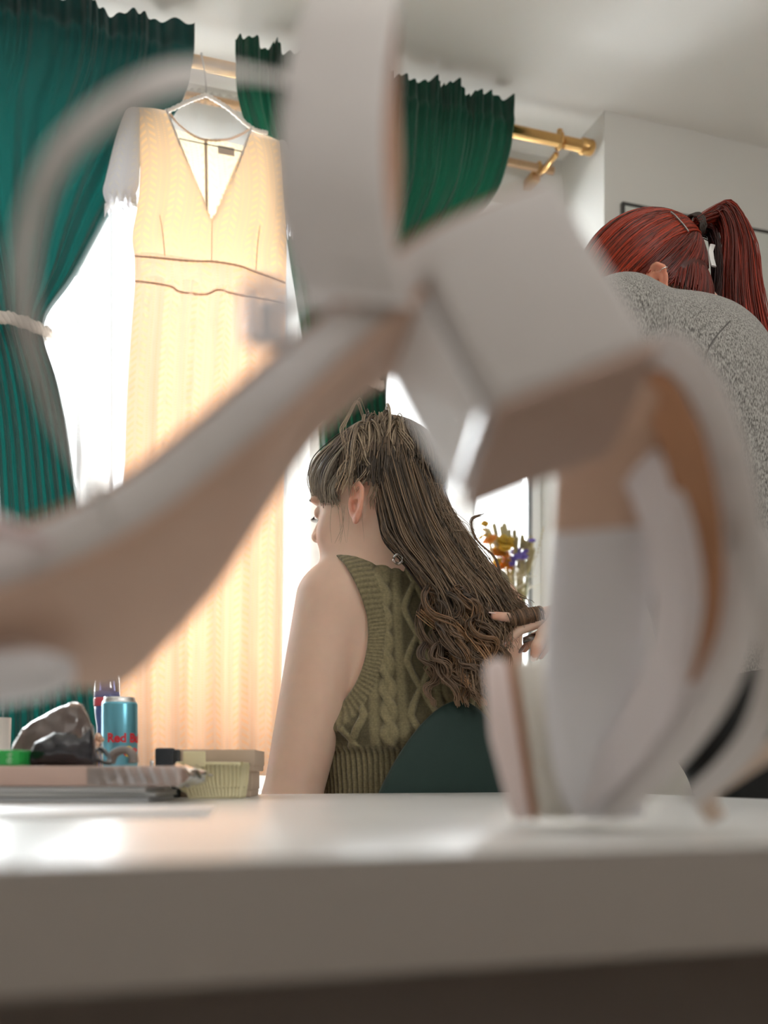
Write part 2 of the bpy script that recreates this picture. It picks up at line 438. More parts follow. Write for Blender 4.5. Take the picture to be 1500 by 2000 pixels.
E = lambda px, py, n=NR - .02: UZ(px, py, n)
zt = ZR + .055
ur = UZ(375, 120, NR)[0]
lc = thing('curtain', 'dark green velvet curtain left of the hanging dress, pulled in by a rope tie', 'curtain', RM(-.15, NR - .02, .05), A18, 'green velvet curtains on the brass rod')
curtain('drape', [(-.62, zt), (-.60, 2.2), (-.35, 1.9), (-.17, 1.73), (-.155, 1.69), (-.135, 1.5), (-.125, 1.2), (-.14, .05)],
        [(ur, zt), (ur, 2.36), E(360, 200), E(322, 262), E(262, 345), E(212, 425), E(140, 560), E(78, 630), E(74, 655), E(106, 720), E(135, 860), E(160, 1040), (.12, .6), (.13, .05)],
        NR - .034, 9, .016, M_green, 3, lc)
a = np.linspace(0, 2 * PI, 60); ut, zt2 = UZ(25, 640, NR - .03)
core = RM(ut - .012 + .085 * np.cos(a), NR - .022 + .045 * np.sin(a), zt2 + .012 * np.cos(a) * 0 + .004 * np.sin(3 * a))
M_rope = mat('cotton_rope', (.78, .72, .66), .9, var=.15, scale=120, bump=.4)
m = MB()
for k in range(3):
    tw = 14 * a + k * 2 * PI / 3
    m.add(*tube(core + np.stack([0 * tw, .0075 * np.cos(tw), .0075 * np.sin(tw)], -1), .0075, 8, False))
m.add(*tube(RM(ut - .09 + np.array([0, -.012, -.02, -.018]), NR - .05, zt2 + np.array([0, -.03, -.07, -.13])), .009, 8))
m.build('rope_tie', M_rope, lc)

uL, uR_ = UZ(450, 135, NR)[0], UZ(990, 255, NR)[0]
rc = thing('curtain', 'green velvet curtain right of the hanging dress, narrowing behind the seated woman', 'curtain', RM(.7, NR - .02, .05), A18, 'green velvet curtains on the brass rod')
curtain('drape', [(uL, zt), (uL, 2.33), E(460, 210), E(505, 330), E(556, 450), E(570, 560), E(585, 650), E(612, 780), E(622, 880), E(632, 1000), E(640, 1100), (.63, .6), (.62, .05)],
        [(uR_, zt), (uR_, 2.33), E(985, 330), E(965, 390), E(900, 470), E(820, 570), E(765, 680), E(745, 760), E(760, 880), E(790, 1000), (.88, .6), (.90, .05)],
        NR - .034, 11, .014, M_green2, 11, rc)
ut, zt3 = UZ(680, 745, NR - .03)
core = RM(ut + .085 * np.cos(a), NR - .022 + .045 * np.sin(a), zt3 + .004 * np.sin(3 * a)); m = MB()
for k in range(3):
    tw = 14 * a + k * 2 * PI / 3
    m.add(*tube(core + np.stack([0 * tw, .0075 * np.cos(tw), .0075 * np.sin(tw)], -1), .0075, 8, False))
m.build('rope_tie', M_rope, rc)
us = UZ(965, 335, NR2)[0]
o = curtain('sheer_curtain', [(-1.15, ZR + .02), (-1.15, .04)], [(us, ZR + .02), (us - .01, .04)], NR2, 30, .010, M_sheer, 5, None, 420, 40, False)
tag(o, 'white see-through voile curtain glowing against the window glass', 'sheer curtain')

# ---- picture frame on the right-hand wall
M_black = mat('black_frame', (.03, .03, .03), .45)
u0, zf = UZ(1219, 390, N_C - .02)
pf = thing('picture_frame', 'thin dark picture frame on the wall behind the red-haired woman', 'picture frame', RM(u0 + .4, N_C, zf - .5), A18)
m = MB(); t = .0075
u1 = u0 + .80; zb = zf - .56
for q in ((u0, u1, zf - t, zf), (u0, u1, zb, zb + t), (u0, u0 + t, zb, zf), (u1 - t, u1, zb, zf)):
    m.add(*rbox(q[0], q[1], N_C - .014, N_C - .001, q[2], q[3], .002))
m.build('frame', M_black, pf)
m = MB(); m.add(*rbox(u0 + t, u1 - t, N_C - .010, N_C - .004, zb + t, zf - t)); m.build('print', mat('print_paper', (.66, .69, .64), .5, var=.05, scale=2), pf, smooth=False)

# ---- table
N_T0, N_T1, U_T0, U_T1, TT = .395, 1.47, -1.25, .83, .05
M_table = mat('table_white', (.70, .69, .67), .27, var=.02, scale=5)
tb = thing('table', 'long white table with a thick glossy top filling the foreground', 'table', RM((U_T0 + U_T1) / 2, (N_T0 + N_T1) / 2, 0), A18)
m = MB(); m.add(*rbox(U_T0, U_T1, N_T0, N_T1, TABLE - TT, TABLE, .002)); m.build('tabletop', M_table, tb)
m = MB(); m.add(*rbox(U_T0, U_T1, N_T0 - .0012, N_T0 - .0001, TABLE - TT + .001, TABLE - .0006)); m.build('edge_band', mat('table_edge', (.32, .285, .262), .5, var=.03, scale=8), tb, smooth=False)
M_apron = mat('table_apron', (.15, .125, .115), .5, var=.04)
m = MB()
for q in ((U_T0 + .1, U_T1 - .1, N_T0 + .10, N_T0 + .12), (U_T0 + .1, U_T1 - .1, N_T1 - .12, N_T1 - .10)):
    m.add(*rbox(q[0], q[1], q[2], q[3], TABLE - TT - .09, TABLE - TT))
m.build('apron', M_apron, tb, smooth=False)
for uu in (U_T0 + .08, U_T1 - .08):
    for nn in (N_T0 + .09, N_T1 - .13):
        m = MB(); m.add(*rbox(uu - .025, uu + .025, nn - .025, nn + .025, 0, TABLE - TT, .004)); m.build('leg', M_table, tb)

# ---- light: overcast sky through the window, a low bounce from outside and two added fill lights behind the camera
w = bpy.data.worlds.new('sky'); bpy.context.scene.world = w; w.use_nodes = True
nt = w.node_tree; bg = nt.nodes['Background']
tc = nt.nodes.new('ShaderNodeTexCoord'); sp = nt.nodes.new('ShaderNodeSeparateXYZ'); nt.links.new(tc.outputs['Generated'], sp.inputs[0])
cr = nt.nodes.new('ShaderNodeValToRGB'); nt.links.new(sp.outputs['Z'], cr.inputs[0])
cr.color_ramp.elements[0].color = (.95, .94, .92, 1); cr.color_ramp.elements[1].color = (.90, .95, 1.0, 1)
nt.links.new(cr.outputs[0], bg.inputs['Color']); bg.inputs['Strength'].default_value = 5.0
def area(name, loc, target, sx, sy, power, col=(1, 1, 1), spread=PI):
    l = bpy.data.lights.new(name, 'AREA'); l.shape = 'RECTANGLE'; l.size = sx; l.size_y = sy; l.energy = power; l.color = col; l.spread = spread
    o = bpy.data.objects.new(name, l); COL.objects.link(o); o.location = tuple(loc)
    o.rotation_euler = (Vector(tuple(target)) - Vector(tuple(loc))).to_track_quat('-Z', 'Y').to_euler(); return o
area('sky_light', RM(.1, 3.5, 2.3), RM(.2, 1.2, .9), 2.6, 1.8, 420, (.95, .98, 1))
area('ground_bounce', RM(.3, 3.5, .5), RM(.3, 2.3, 2.45), 2.4, .5, 330, (1, .97, .9))
area('rear_fill', RM(.3, -.6, 2.40), RM(.3, -.2, 0), 1.6, 1.2, 6, (1, .95, .9))  # added fill from behind the camera, no real fixture
area('ceiling_fill', RM(1.2, -.5, 1.55), RM(1.0, .3, 2.45), .5, .5, 13, (1, .97, .92))  # added fill aimed upwards to brighten the ceiling

# ---- camera
cam = bpy.data.cameras.new('camera'); co = bpy.data.objects.new('camera', cam); COL.objects.link(co)
co.location = (0, 0, EYE); co.rotation_euler = (PI / 2, 0, 0)
cam.sensor_fit = 'VERTICAL'; cam.sensor_height = 36.0; cam.sensor_width = 27.0; cam.lens = F / 2000 * 36
cam.shift_y = (HZ - 1000) / 2000; cam.clip_start = .01
cam.dof.use_dof = True; cam.dof.focus_distance = 1.63; cam.dof.aperture_fstop = cam.lens / 13.8; cam.dof.aperture_blades = 0
bpy.context.scene.camera = co
sc = bpy.context.scene
sc.view_settings.view_transform = 'Standard'; sc.view_settings.look = 'None'; sc.view_settings.exposure = .05; sc.view_settings.gamma = 1.09
# ================================================================== seated woman
def skin_mat(name, c, blush):
    m, nt, out = new_mat(name)
    b = N(nt, 'BsdfPrincipled', Roughness=.52); b.inputs['Specular IOR Level'].default_value = .35
    col, nz = noise_color(nt, c, .05, 60)
    a = N(nt, 'Attribute', attribute_name='Col')
    mx = N(nt, 'MixRGB'); mx.blend_type = 'MIX'; mx.inputs[2].default_value = rgba(blush)
    L(nt, a.outputs['Fac'], mx.inputs[0]); L(nt, col, mx.inputs[1]); L(nt, mx.outputs[0], b.inputs['Base Color'])
    b.inputs['Subsurface Weight'].default_value = .35; b.inputs['Subsurface Radius'].default_value = (.014, .005, .003)
    b.inputs['Subsurface Scale'].default_value = .8
    L(nt, b.outputs[0], out.inputs['Surface']); return m
M_skin = skin_mat('fair_skin', (.74, .50, .38), (.72, .27, .17))
M_nail = mat('nail', (.82, .62, .58), .25)
class Fr:                                  # a local frame: columns are its axes in world space
    def __init__(s, o, x, y, z): s.o = np.asarray(o, float); s.M = np.stack([x, y, z], 1).astype(float)
    def w(s, *p): return s.o + s.M @ np.array(p, float)
    def loc(s, p): return (p - s.o) @ s.M
def unit(v): v = np.asarray(v, float); return v / np.linalg.norm(v)
def head_frame(o, fwd, roll=0.0):
    f = unit(fwd); l = unit(np.cross([0, 0, 1.0], f)); u = np.cross(f, l)
    l2 = l * math.cos(roll) + u * math.sin(roll); u2 = -l * math.sin(roll) + u * math.cos(roll)
    return Fr(o, f, l2, u2)
EAR = [(.010, .006), (.009, .020), (.001, .030), (-.011, .030), (-.0205, .019), (-.0205, .003), (-.014, -.012), (-.006, -.023)]
def head_sdf(q, ear_f=-.018, ear_u=-.012, s=1.0):
    """q: points in the head frame (forward, left, up), metres"""
    f, l, u = q[..., 0], q[..., 1], q[..., 2]
    d = ell(q, (-.018, 0, .034), (.099, .077, .092))
    d = smin(d, ell(q, (.047, 0, -.028), (.049, .058, .084)), .03)
    d = smin(d, ell(q, (.040, 0, -.072), (.050, .054, .040)), .03)
    d = smin(d, rcone(q, (.082, 0, -.103), (.076, 0, -.098), .018, .02), .02)
    qa = np.stack([f, np.abs(l), u], -1)
    d = smin(d, ell(qa, (.064, .036, -.042), (.022, .024, .028)), .02)           # cheeks
    d = smin(d, rcone(q, (.094, 0, .008), (.113, 0, -.026), .007, .0105), .012)   # nose
    d = smin(d, ell(qa, (.106, .010, -.029), (.009, .0075, .007)), .006)
    d = smin(d, ell(qa, (.085, .028, .022), (.012, .026, .008)), .012)            # brow
    d = smax(d, -ell(qa, (.099, .031, .002), (.012, .017, .011)), .012)           # eye hollow
    d = smin(d, ell(qa, (.084, .031, .001), (.011, .014, .011)), .004)            # lids
    d = smin(d, ell(q, (.094, 0, -.060), (.011, .022, .0055)), .006)              # lips
    d = smin(d, ell(q, (.092, 0, -.070), (.011, .019, .0065)), .006)
    # ears
    al = np.abs(l) - .071
    ef, eu = (f - ear_f) / s, (u - ear_u) / s
    t = -.12; ef, eu = ef * math.cos(t) - eu * math.sin(t), ef * math.sin(t) + eu * math.cos(t)
    flare = .002 + .55 * np.clip(.012 - ef, 0, .05)
    dl = al / s - flare
    e = np.stack([ef, eu, dl], -1)
    plate = np.maximum(np.abs(dl + .0005) - .0022, (np.sqrt(((ef + .006) / .0165) ** 2 + ((eu - .002) / .0300) ** 2) - 1) * .0165)
    hel = chain(e, [(a, b, .0012) for a, b in EAR], [.0028, .0034, .0038, .004, .004, .0036, .0034, .005])
    anti = chain(e, [(-.002, .019, 0), (-.0125, .012, .0012), (-.0125, -.003, .0012), (-.006, -.011, 0)], [.002, .003, .0032, .0022])
    lobe = ell(e, (-.003, -.0255, 0), (.0075, .0085, .0045))
    tragus = ell(e, (.0085, -.006, -.001), (.004, .006, .004))
    root = ell(np.stack([ef, eu, al / s], -1), (.003, 0, .002), (.012, .022, .010))
    concha = ell(e, (-.002, -.003, .003), (.0085, .0105, .008))
    er = smin(plate, hel, .003); er = smin(er, lobe, .005); er = smin(er, root, .006)
    er = smax(er, -concha, .003); er = smin(er, anti, .002); er = smin(er, tragus, .003)
    return smin(d, er * s, .005)
def ear_mask(q, ear_f=-.018, ear_u=-.012):
    f, l, u = q[..., 0], np.abs(q[..., 1]), q[..., 2]
    e = ((f - ear_f + .006) / .026) ** 2 + ((u - ear_u) / .040) ** 2
    return np.clip((l - .068) / .010, 0, 1) * np.clip(1.5 - e, 0, 1)
def hand_sdf(p, wrist, pts):               # pts: list of finger chains (world), the first knuckles joined by a palm
    d = None
    for c, r in pts:
        e = chain(p, c, r, .004)
        d = e if d is None else smin(d, e, .003)
    return d

# --- body frame: l to her left, f forward, z up
T0 = np.array([.052, 1.757]); Fv = unit((-.42, .9, 0)); Lv = unit((-.9, -.42, 0))
BF = Fr((T0[0], T0[1], 0), Lv, Fv, (0, 0, 1))
B = BF.w
HF = head_frame(P(727, 990, 1.70), (-.875, .465, -.12), .04)
EF, EU = -.010, -.020
shL, shR = B(.150, .0, 1.062), B(-.150, .0, 1.062)
elL, elR = P(567, 1575, 1.655), B(-.205, .07, .80)
wrL, wrR = B(.05, .30, .665), B(-.06, .29, .665)
def hand_chains(wr, mid, side, up, sc=1.0):
    """relaxed, slightly curled hand: wrist, direction of the fingers, direction towards the thumb, back-of-hand normal"""
    d, s, n = unit(mid), unit(side), unit(up); out = []
    for k, (o, ln) in enumerate(((.030, .070), (.010, .078), (-.010, .073), (-.028, .056))):
        b0 = wr + d * .012 + s * o * .5; b1 = wr + d * .088 + s * o
        a = b1 + (d * .9 - n * .2) * ln * .45; b = a + (d * .7 - n * .6) * ln * .3; c = b + (d * .4 - n * .8) * ln * .25
        out.append(([b0, b1, a, b, c], [.014, .0115, .0090, .0082, .0070]))
    t0 = wr + d * .02 + s * .018; t1 = wr + d * .05 + s * .046 - n * .01; t2 = t1 + (d * .8 + s * .35 - n * .2) * .034; t3 = t2 + (d * .95 + s * .05 - n * .2) * .026
    out.append(([t0, t1, t2, t3], [.014, .012, .0095, .0075])); return out
handL = hand_chains(wrL, Fv * .8 - Lv * .5 + np.array([0, 0, -.15]), -Lv * .6 - Fv * .2 + np.array([0, 0, .5]), np.array([0, 0, 1.0]) + Lv * .5)
handR = hand_chains(wrR, Fv * .8 + Lv * .5 + np.array([0, 0, -.15]), Lv * .6 - Fv * .2 + np.array([0, 0, .5]), np.array([0, 0, 1.0]) - Lv * .5)
def torso(q):
    d = ell(q, (0, .005, .975), (.160, .112, .205))
    d = smin(d, rcone(q, (-.115, -.012, 1.070), (.115, -.012, 1.070), .056, .056), .05)
    d = smin(d, ell(q, (0, .015, .79), (.160, .120, .20)), .06)
    d = smin(d, ell(q, (0, .03, .60), (.185, .150, .15)), .06)
    qa = np.stack([np.abs(q[..., 0]), q[..., 1], q[..., 2]], -1)
    d = smin(d, ell(qa, (.072, .105, .955), (.066, .055, .068)), .04)
    d = smin(d, rcone(qa, (.105, -.015, 1.085), (.028, -.022, 1.128), .036, .046), .05)
    return d
def neckpart(p):
    return smin(rcone(p, B(.0, -.022, 1.10), HF.w(-.022, 0, -.050), .058, .056), rcone(p, HF.w(-.01, 0, -.06), HF.w(.02, 0, -.07), .052, .045), .03)
def arm(p, sh, el, wr, hc):
    d = rcone(p, sh, el, .066, .048); d = smin(d, rcone(p, el, wr, .045, .030), .02)
    return smin(d, hand_sdf(p, wr, hc), .014)
def woman(p):
    q = BF.loc(p)
    d = torso(q)
    d = smin(d, neckpart(p), .045)
    a = np.minimum(arm(p, shL, elL, wrL, handL), arm(p, shR, elR, wrR, handR))
    z = q[..., 2]
    k = np.clip((z - .93) / .10, 0, 1) * .030 + .005
    d = smin(d, a, k)
    return smin(d, head_sdf(HF.loc(p), EF, EU), .022)
lady = thing('person', 'seated woman in an olive cable-knit vest with long wavy brown hair, seen from behind', 'person', B(0, .02, .45), 0)
pts_all = np.array([B(.3, -.2, .5), B(-.33, .5, .5), B(.3, .5, .5), B(-.33, -.2, 1.4), HF.w(.16, .1, -.15), HF.w(.0, -.1, .14)])
V, Fc = polygonize(woman, pts_all.min(0) - .03, pts_all.max(0) + .03, .0027)
qh = HF.loc(V); col = ear_mask(qh, EF, EU) * .75
col = np.maximum(col, .28 * np.clip(1 - np.linalg.norm((qh - np.array([.072, .045, -.038])) / np.array([.03, .04, .03]), axis=1), 0, 1))
col = np.maximum(col, .9 * np.clip(1.4 - np.linalg.norm((qh - np.array([.098, 0, -.065])) / np.array([.014, .022, .012]), axis=1) * 1.2, 0, 1))
obj('body', V, Fc, M_skin, lady, colors=np.repeat(col[:, None], 3, 1))
# eyes and lashes
M_eye = mat('eye_white', (.8, .78, .75), .15); M_lash = mat('lashes', (.03, .02, .015), .6)
def eyes(HFx, par):
    for sd in (1, -1):
        bm = bmesh.new(); bmesh.ops.create_uvsphere(bm, u_segments=16, v_segments=10, radius=.0115); v, f = bm_out(bm)
        obj('eye', v + HFx.w(.0825, .031 * sd, -.0005), f, M_eye, par)
        m = MB()
        for k in range(11):
            a = (k / 10 - .5) * 1.7
            p0 = HFx.w(.0825 + .0128 * math.cos(a), .031 * sd + .0135 * math.sin(a), -.006)
            p1 = HFx.w(.0825 + .021 * math.cos(a), .031 * sd + .019 * math.sin(a), -.0095)
            m.add(*tube([p0, (p0 + p1) / 2 + HFx.M @ np.array([.001, 0, -.0015]), p1], [.0007, .0005, .0002], 4))
        m.build('eyelashes', M_lash, par)
        m = MB(); a = np.linspace(-.8, .9, 10)
        m.add(*tube([HFx.w(.086 + .012 * math.cos(x), .030 * sd + .022 * math.sin(x) * sd, .021 + .004 * math.cos(x * 1.5)) for x in a], [.001] + [.002] * 8 + [.001], 6))
        m.build('eyebrow', M_lash, par)
eyes(HF, lady)

# --- cable-knit vest
def knit_mat(name, c):
    m, nt, out = new_mat(name)
    b = N(nt, 'BsdfPrincipled', Roughness=.9); b.inputs['Specular IOR Level'].default_value = .2; b.inputs['Sheen Weight'].default_value = .35
    a = N(nt, 'Attribute', attribute_name='Col'); tc = N(nt, 'TexCoord')
    nz = N(nt, 'TexNoise', Scale=260.0, Detail=2); L(nt, tc.outputs['Object'], nz.inputs['Vector'])
    wv = N(nt, 'TexWave', Scale=190.0, Distortion=2.0); wv.bands_direction = 'Z'; L(nt, tc.outputs['Object'], wv.inputs['Vector'])
    s = math_node(nt, 'ADD', math_node(nt, 'MULTIPLY', nz.outputs['Fac'], .7), math_node(nt, 'MULTIPLY', wv.outputs['Fac'], .3))
    mr = N(nt, 'MapRange'); mr.inputs['From Min'].default_value = .25; mr.inputs['From Max'].default_value = .75; mr.inputs['To Min'].default_value = .62; mr.inputs['To Max'].default_value = 1.3
    L(nt, s, mr.inputs['Value'])
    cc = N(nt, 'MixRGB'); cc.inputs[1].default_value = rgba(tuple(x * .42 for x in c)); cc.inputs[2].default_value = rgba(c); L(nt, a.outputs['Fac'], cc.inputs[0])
    vm = nt.nodes.new('ShaderNodeVectorMath'); vm.operation = 'SCALE'; L(nt, cc.outputs[0], vm.inputs[0]); L(nt, mr.outputs[0], vm.inputs['Scale'])
    L(nt, vm.outputs[0], b.inputs['Base Color'])
    bp = N(nt, 'Bump', Strength=.35, Distance=.001); L(nt, s, bp.inputs['Height']); L(nt, bp.outputs['Normal'], b.inputs['Normal'])
    L(nt, b.outputs[0], out.inputs['Surface']); return m
M_knit = knit_mat('olive_knit', (.245, .205, .110))
def tri(x): return 2 / PI * np.arcsin(np.sin(x))
ARM_C = (.004, .986)
def arm_ring(q):
    return (np.sqrt(((np.abs(q[..., 0]) - .200) / .100) ** 2 + ((q[..., 1] + .002) / .118) ** 2 + ((q[..., 2] - 1.005) / .142) ** 2) - 1) * .092
def knit(q):
    """stitch relief in metres on the vest surface"""
    l, f, z = q[..., 0], q[..., 1], q[..., 2]
    s = np.arctan2(l, -f + .03) * .145
    sx = s - .012 * np.sin((z - .9) * 5)
    g = lambda c, w: np.exp(-np.clip(np.abs(sx - c) / w, 0, 3) ** 4)
    h = np.zeros_like(l)
    for c0 in (.042, .148, -.062, -.165):                       # crossing diamond cords
        ph = (z - .9976) * 2 * PI / .175
        o = .0195 * (.6 * tri(ph) + .4 * np.sin(ph))
        for sg in (1, -1):
            dd = np.abs(sx - c0 - sg * o) * .9
            h = np.maximum(h, .0058 * np.sqrt(np.clip(1 - (dd / .0056) ** 2, 0, 1)))
    for c0 in (.072, .114, .013, -.028, -.096, -.132, .182, -.20):   # flat raised bands
        h = np.maximum(h, .0032 * g(c0, .0072))
    for c0 in (.093, -.0075, -.114):                              # rope cables
        ph = (z + .01) * 2 * PI / .075
        for k in (0, 1):
            o = .0066 * np.sin(ph + k * PI); up = .5 + .5 * np.cos(ph + k * PI)
            h = np.maximum(h, (.0030 + .0030 * up) * np.sqrt(np.clip(1 - ((sx - c0 - o) / .0078) ** 2, 0, 1)))
    rib = .5 + .5 * np.cos(s * 2 * PI / .0088)
    hem = np.clip((.818 - z) / .008, 0, 1)
    h = h * (1 - hem) + hem * .0042 * rib ** .7
    # ribbed armhole edging
    ar = arm_ring(q); an = np.arctan2(q[..., 2] - ARM_C[1], q[..., 1] - ARM_C[0])
    band = np.clip((.026 - ar) / .003, 0, 1) * (np.abs(l) > .055)
    ra = .5 + .5 * np.cos(an * 104)
    return h * (1 - band) + band * (.0012 + .0015 * ra * np.clip(ar / .006, .2, 1))
def vest_base(q):
    z = q[..., 2]
    sag = .017 * np.exp(-((z - .845) / .030) ** 2) + .006 * np.sin(q[..., 0] * 34 + z * 60) * np.exp(-((z - .835) / .035) ** 2)
    pinch = .006 * np.clip((.815 - z) / .01, 0, 1)
    # soft drape creases low on the back
    cr = .0035 * np.sin(q[..., 0] * 20 - z * 85) * np.exp(-((z - .86) / .04) ** 2)
    qa = np.stack([np.abs(q[..., 0]), q[..., 1], q[..., 2]], -1)
    ad = rcone(qa, (.150, 0, 1.062), BF.loc(elL), .066, .048) + np.clip((1.045 - z) * 3, 0, 1) * .25
    return smin(torso(q), ad, .035) - .0075 - sag + pinch - cr
def vest(p):
    q = BF.loc(p)
    nk = rcone(q, (0, -.022, 1.140), (0, .03, 1.30), .074, .10)
    d = vest_base(q) - knit(q) * np.clip((nk - .004) / .02, .12, 1) * np.clip((1.128 - q[..., 2]) / .04, .22, 1)
    d = np.maximum(d, .625 - q[..., 2])
    rem = np.maximum(arm_ring(q), .058 - np.abs(q[..., 0]))
    d = smax(d, -rem, .004)
    d = smax(d, -nk, .006)
    return np.maximum(d, -(vest_base(q) + .014))
V, Fc = polygonize(vest, pts_all.min(0) - .03, np.array([pts_all.max(0)[0], pts_all.max(0)[1], 1.20]), .0023)
qv = BF.loc(V); hc = np.clip(knit(qv) / .0040, 0, 1)  # shade of the stitch grooves put into the vertex colour
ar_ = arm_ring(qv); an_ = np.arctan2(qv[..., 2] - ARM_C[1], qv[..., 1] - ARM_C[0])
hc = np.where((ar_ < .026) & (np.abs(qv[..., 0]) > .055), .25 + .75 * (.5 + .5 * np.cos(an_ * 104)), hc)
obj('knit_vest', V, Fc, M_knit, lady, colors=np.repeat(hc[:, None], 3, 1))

# --- trousers and shoes (below the table)
M_denim = mat('dark_denim', (.03, .04, .07), .85, var=.2, scale=200)
knL, knR = B(.11, .42, .52), B(-.11, .42, .52); anL, anR = B(.12, .40, .10), B(-.12, .40, .10)
def pants(p):
    q = BF.loc(p)
    d = ell(q, (0, .03, .585), (.200, .165, .135))
    for sd, kn, an in ((1, knL, anL), (-1, knR, anR)):
        d = smin(d, rcone(p, B(.085 * sd, .06, .55), kn, .088, .066), .04)
        d = smin(d, rcone(p, kn, an, .064, .048), .03)
    return d
V, Fc = polygonize(pants, B(0, .2, 0) - np.array([.5, .5, -.02]), B(0, .2, 0) + np.array([.5, .5, .80]), .010)
obj('trousers', V, Fc, M_denim, lady)
M_sneak = mat('canvas_shoe', (.75, .74, .72), .7)
for an in (anL, anR):
    def shoe(p, a=an): return np.maximum(smin(rcone(p, a + np.array([0, 0, -.035]), a + Fv * .05 + np.array([0, 0, -.055]), .045, .046), rcone(p, a + Fv * .05 + np.array([0, 0, -.06]), a + Fv * .15 + np.array([0, 0, -.072]), .042, .030), .03), .002 - p[..., 2])
    V, Fc = polygonize(shoe, an - np.array([.25, .1, .12]), an + np.array([.25, .3, .05]), .006)
    obj('shoe', V, Fc, M_sneak, lady)

# --- hair
M_hair = attr_mat('brown_hair', rough=.38, spec=.45, trans=.12)
def cap(p):
    q = HF.loc(p)
    d = ell(q, (-.020, 0, .036), (.103, .084, .100))
    nape = ell(q, (-.066, 0, -.028), (.046, .062, .075)); d = smin(d, nape, .03)
    f, l, u = q[..., 0], np.abs(q[..., 1]), q[..., 2]
    d = np.maximum(d, f - .068 - .3 * (u - .05))                       # forehead line
    line = .026 - .9 * np.clip(f + .05, -.1, 0) * 1.6 - .0 * l                # temple / above the ear, dropping behind it
    low = (.026 + 1.5 * np.clip(f + .035, -.12, .0)) - u
    d = smax(d, low * .7, .006)
    return d
V, Fc = polygonize(cap, HF.o - .17, HF.o + .17, .004)
hq = HF.loc(V)
cc = np.array([.035, .024, .018])[None] * rng.uniform(.7, 1.3, (len(V), 1))
obj('hair_base', V, Fc, M_hair, lady, colors=cc)
def skull(q, off=.0):                       # push a head-frame point onto the inflated skull
    c = np.array([-.022, 0, .036]); r = np.array([.106, .085, .101]) + off
    v = q - c; k = np.sqrt(((v / r) ** 2).sum(-1, keepdims=True)); return c + v / k
def swept(HFx, starts, end, n, M, skullf, c0, c1, r=.0012, jit=.006, off=(.001, .008), end_jit=.006, arc=0.0):
    Ps, Rs, Cs = [], [], []
    starts = np.asarray(starts, float); S = catmull(starts, 200)
    for i in range(n):
        a = S[rng.integers(0, 200)] + rng.normal(0, jit, 3); b_ = np.asarray(end) + rng.normal(0, end_jit, 3)
        t = np.linspace(0, 1, M)[:, None]
        path = a * (1 - t) + b_ * t; path[:, 2:] += arc * np.sin(PI * t)
        o = rng.uniform(*off)
        path = skullf(path, o); Ps.append(np.array([HFx.w(*x) for x in path]))
        Rs.append(np.full(M, r) * rng.uniform(.6, 1.3)); m = np.clip(rng.beta(1.5, 2.5) + rng.normal(0, .05), 0, 1)
        Cs.append(np.repeat((np.array(c0) * (1 - m) + np.array(c1) * m)[None], M, 0))
    return np.array(Ps), np.array(Rs), np.array(Cs)
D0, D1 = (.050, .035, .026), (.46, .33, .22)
crown = HF.loc(P(756, 830, 1.70))
hp = []
# hair drawn up to the crown from the temple, from above the ear and from behind it
hp.append(swept(HF, [(.060, .05, .075), (.05, .070, .045), (.02, .080, .035), (-.02, .082, .028), (-.05, .08, .01), (-.08, .06, -.02)], crown, 420, 14, skull, (.03, .021, .016), (.13, .09, .06), .0011))
hp.append(swept(HF, [(.060, -.05, .075), (.02, -.08, .03), (-.05, -.08, .0), (-.09, -.04, -.02)], crown, 160, 14, skull, D0, (.17, .115, .075), .0012))
hp.append(swept(HF, [(-.04, .078, .06), (-.08, .066, .05), (-.108, .04, .045), (-.12, .0, .03), (-.115, -.035, .01)], crown, 620, 14, skull, (.035, .024, .017), (.30, .20, .125), .0011, .010, (.002, .010), .010))
# fringe falling over the forehead
fr = [[P(706, 842, 1.66), P(672, 862, 1.655), P(636, 900, 1.665), P(622, 945, 1.68), P(628, 985, 1.69)],
      [P(700, 850, 1.645), P(668, 880, 1.635), P(645, 915, 1.64), P(637, 950, 1.655), P(640, 978, 1.665)],
      [P(690, 838, 1.69), P(655, 862, 1.70), P(617, 896, 1.715), P(606, 928, 1.72), P(612, 968, 1.72)],
      [P(712, 865, 1.635), P(690, 895, 1.622), P(668, 925, 1.624), P(652, 955, 1.635), P(660, 985, 1.645)]]
hp.append(hair(fr, 34, 12, .003, .004, .003, 1.3, .0010, 18, D0, (.66, .55, .42), .5, .002))
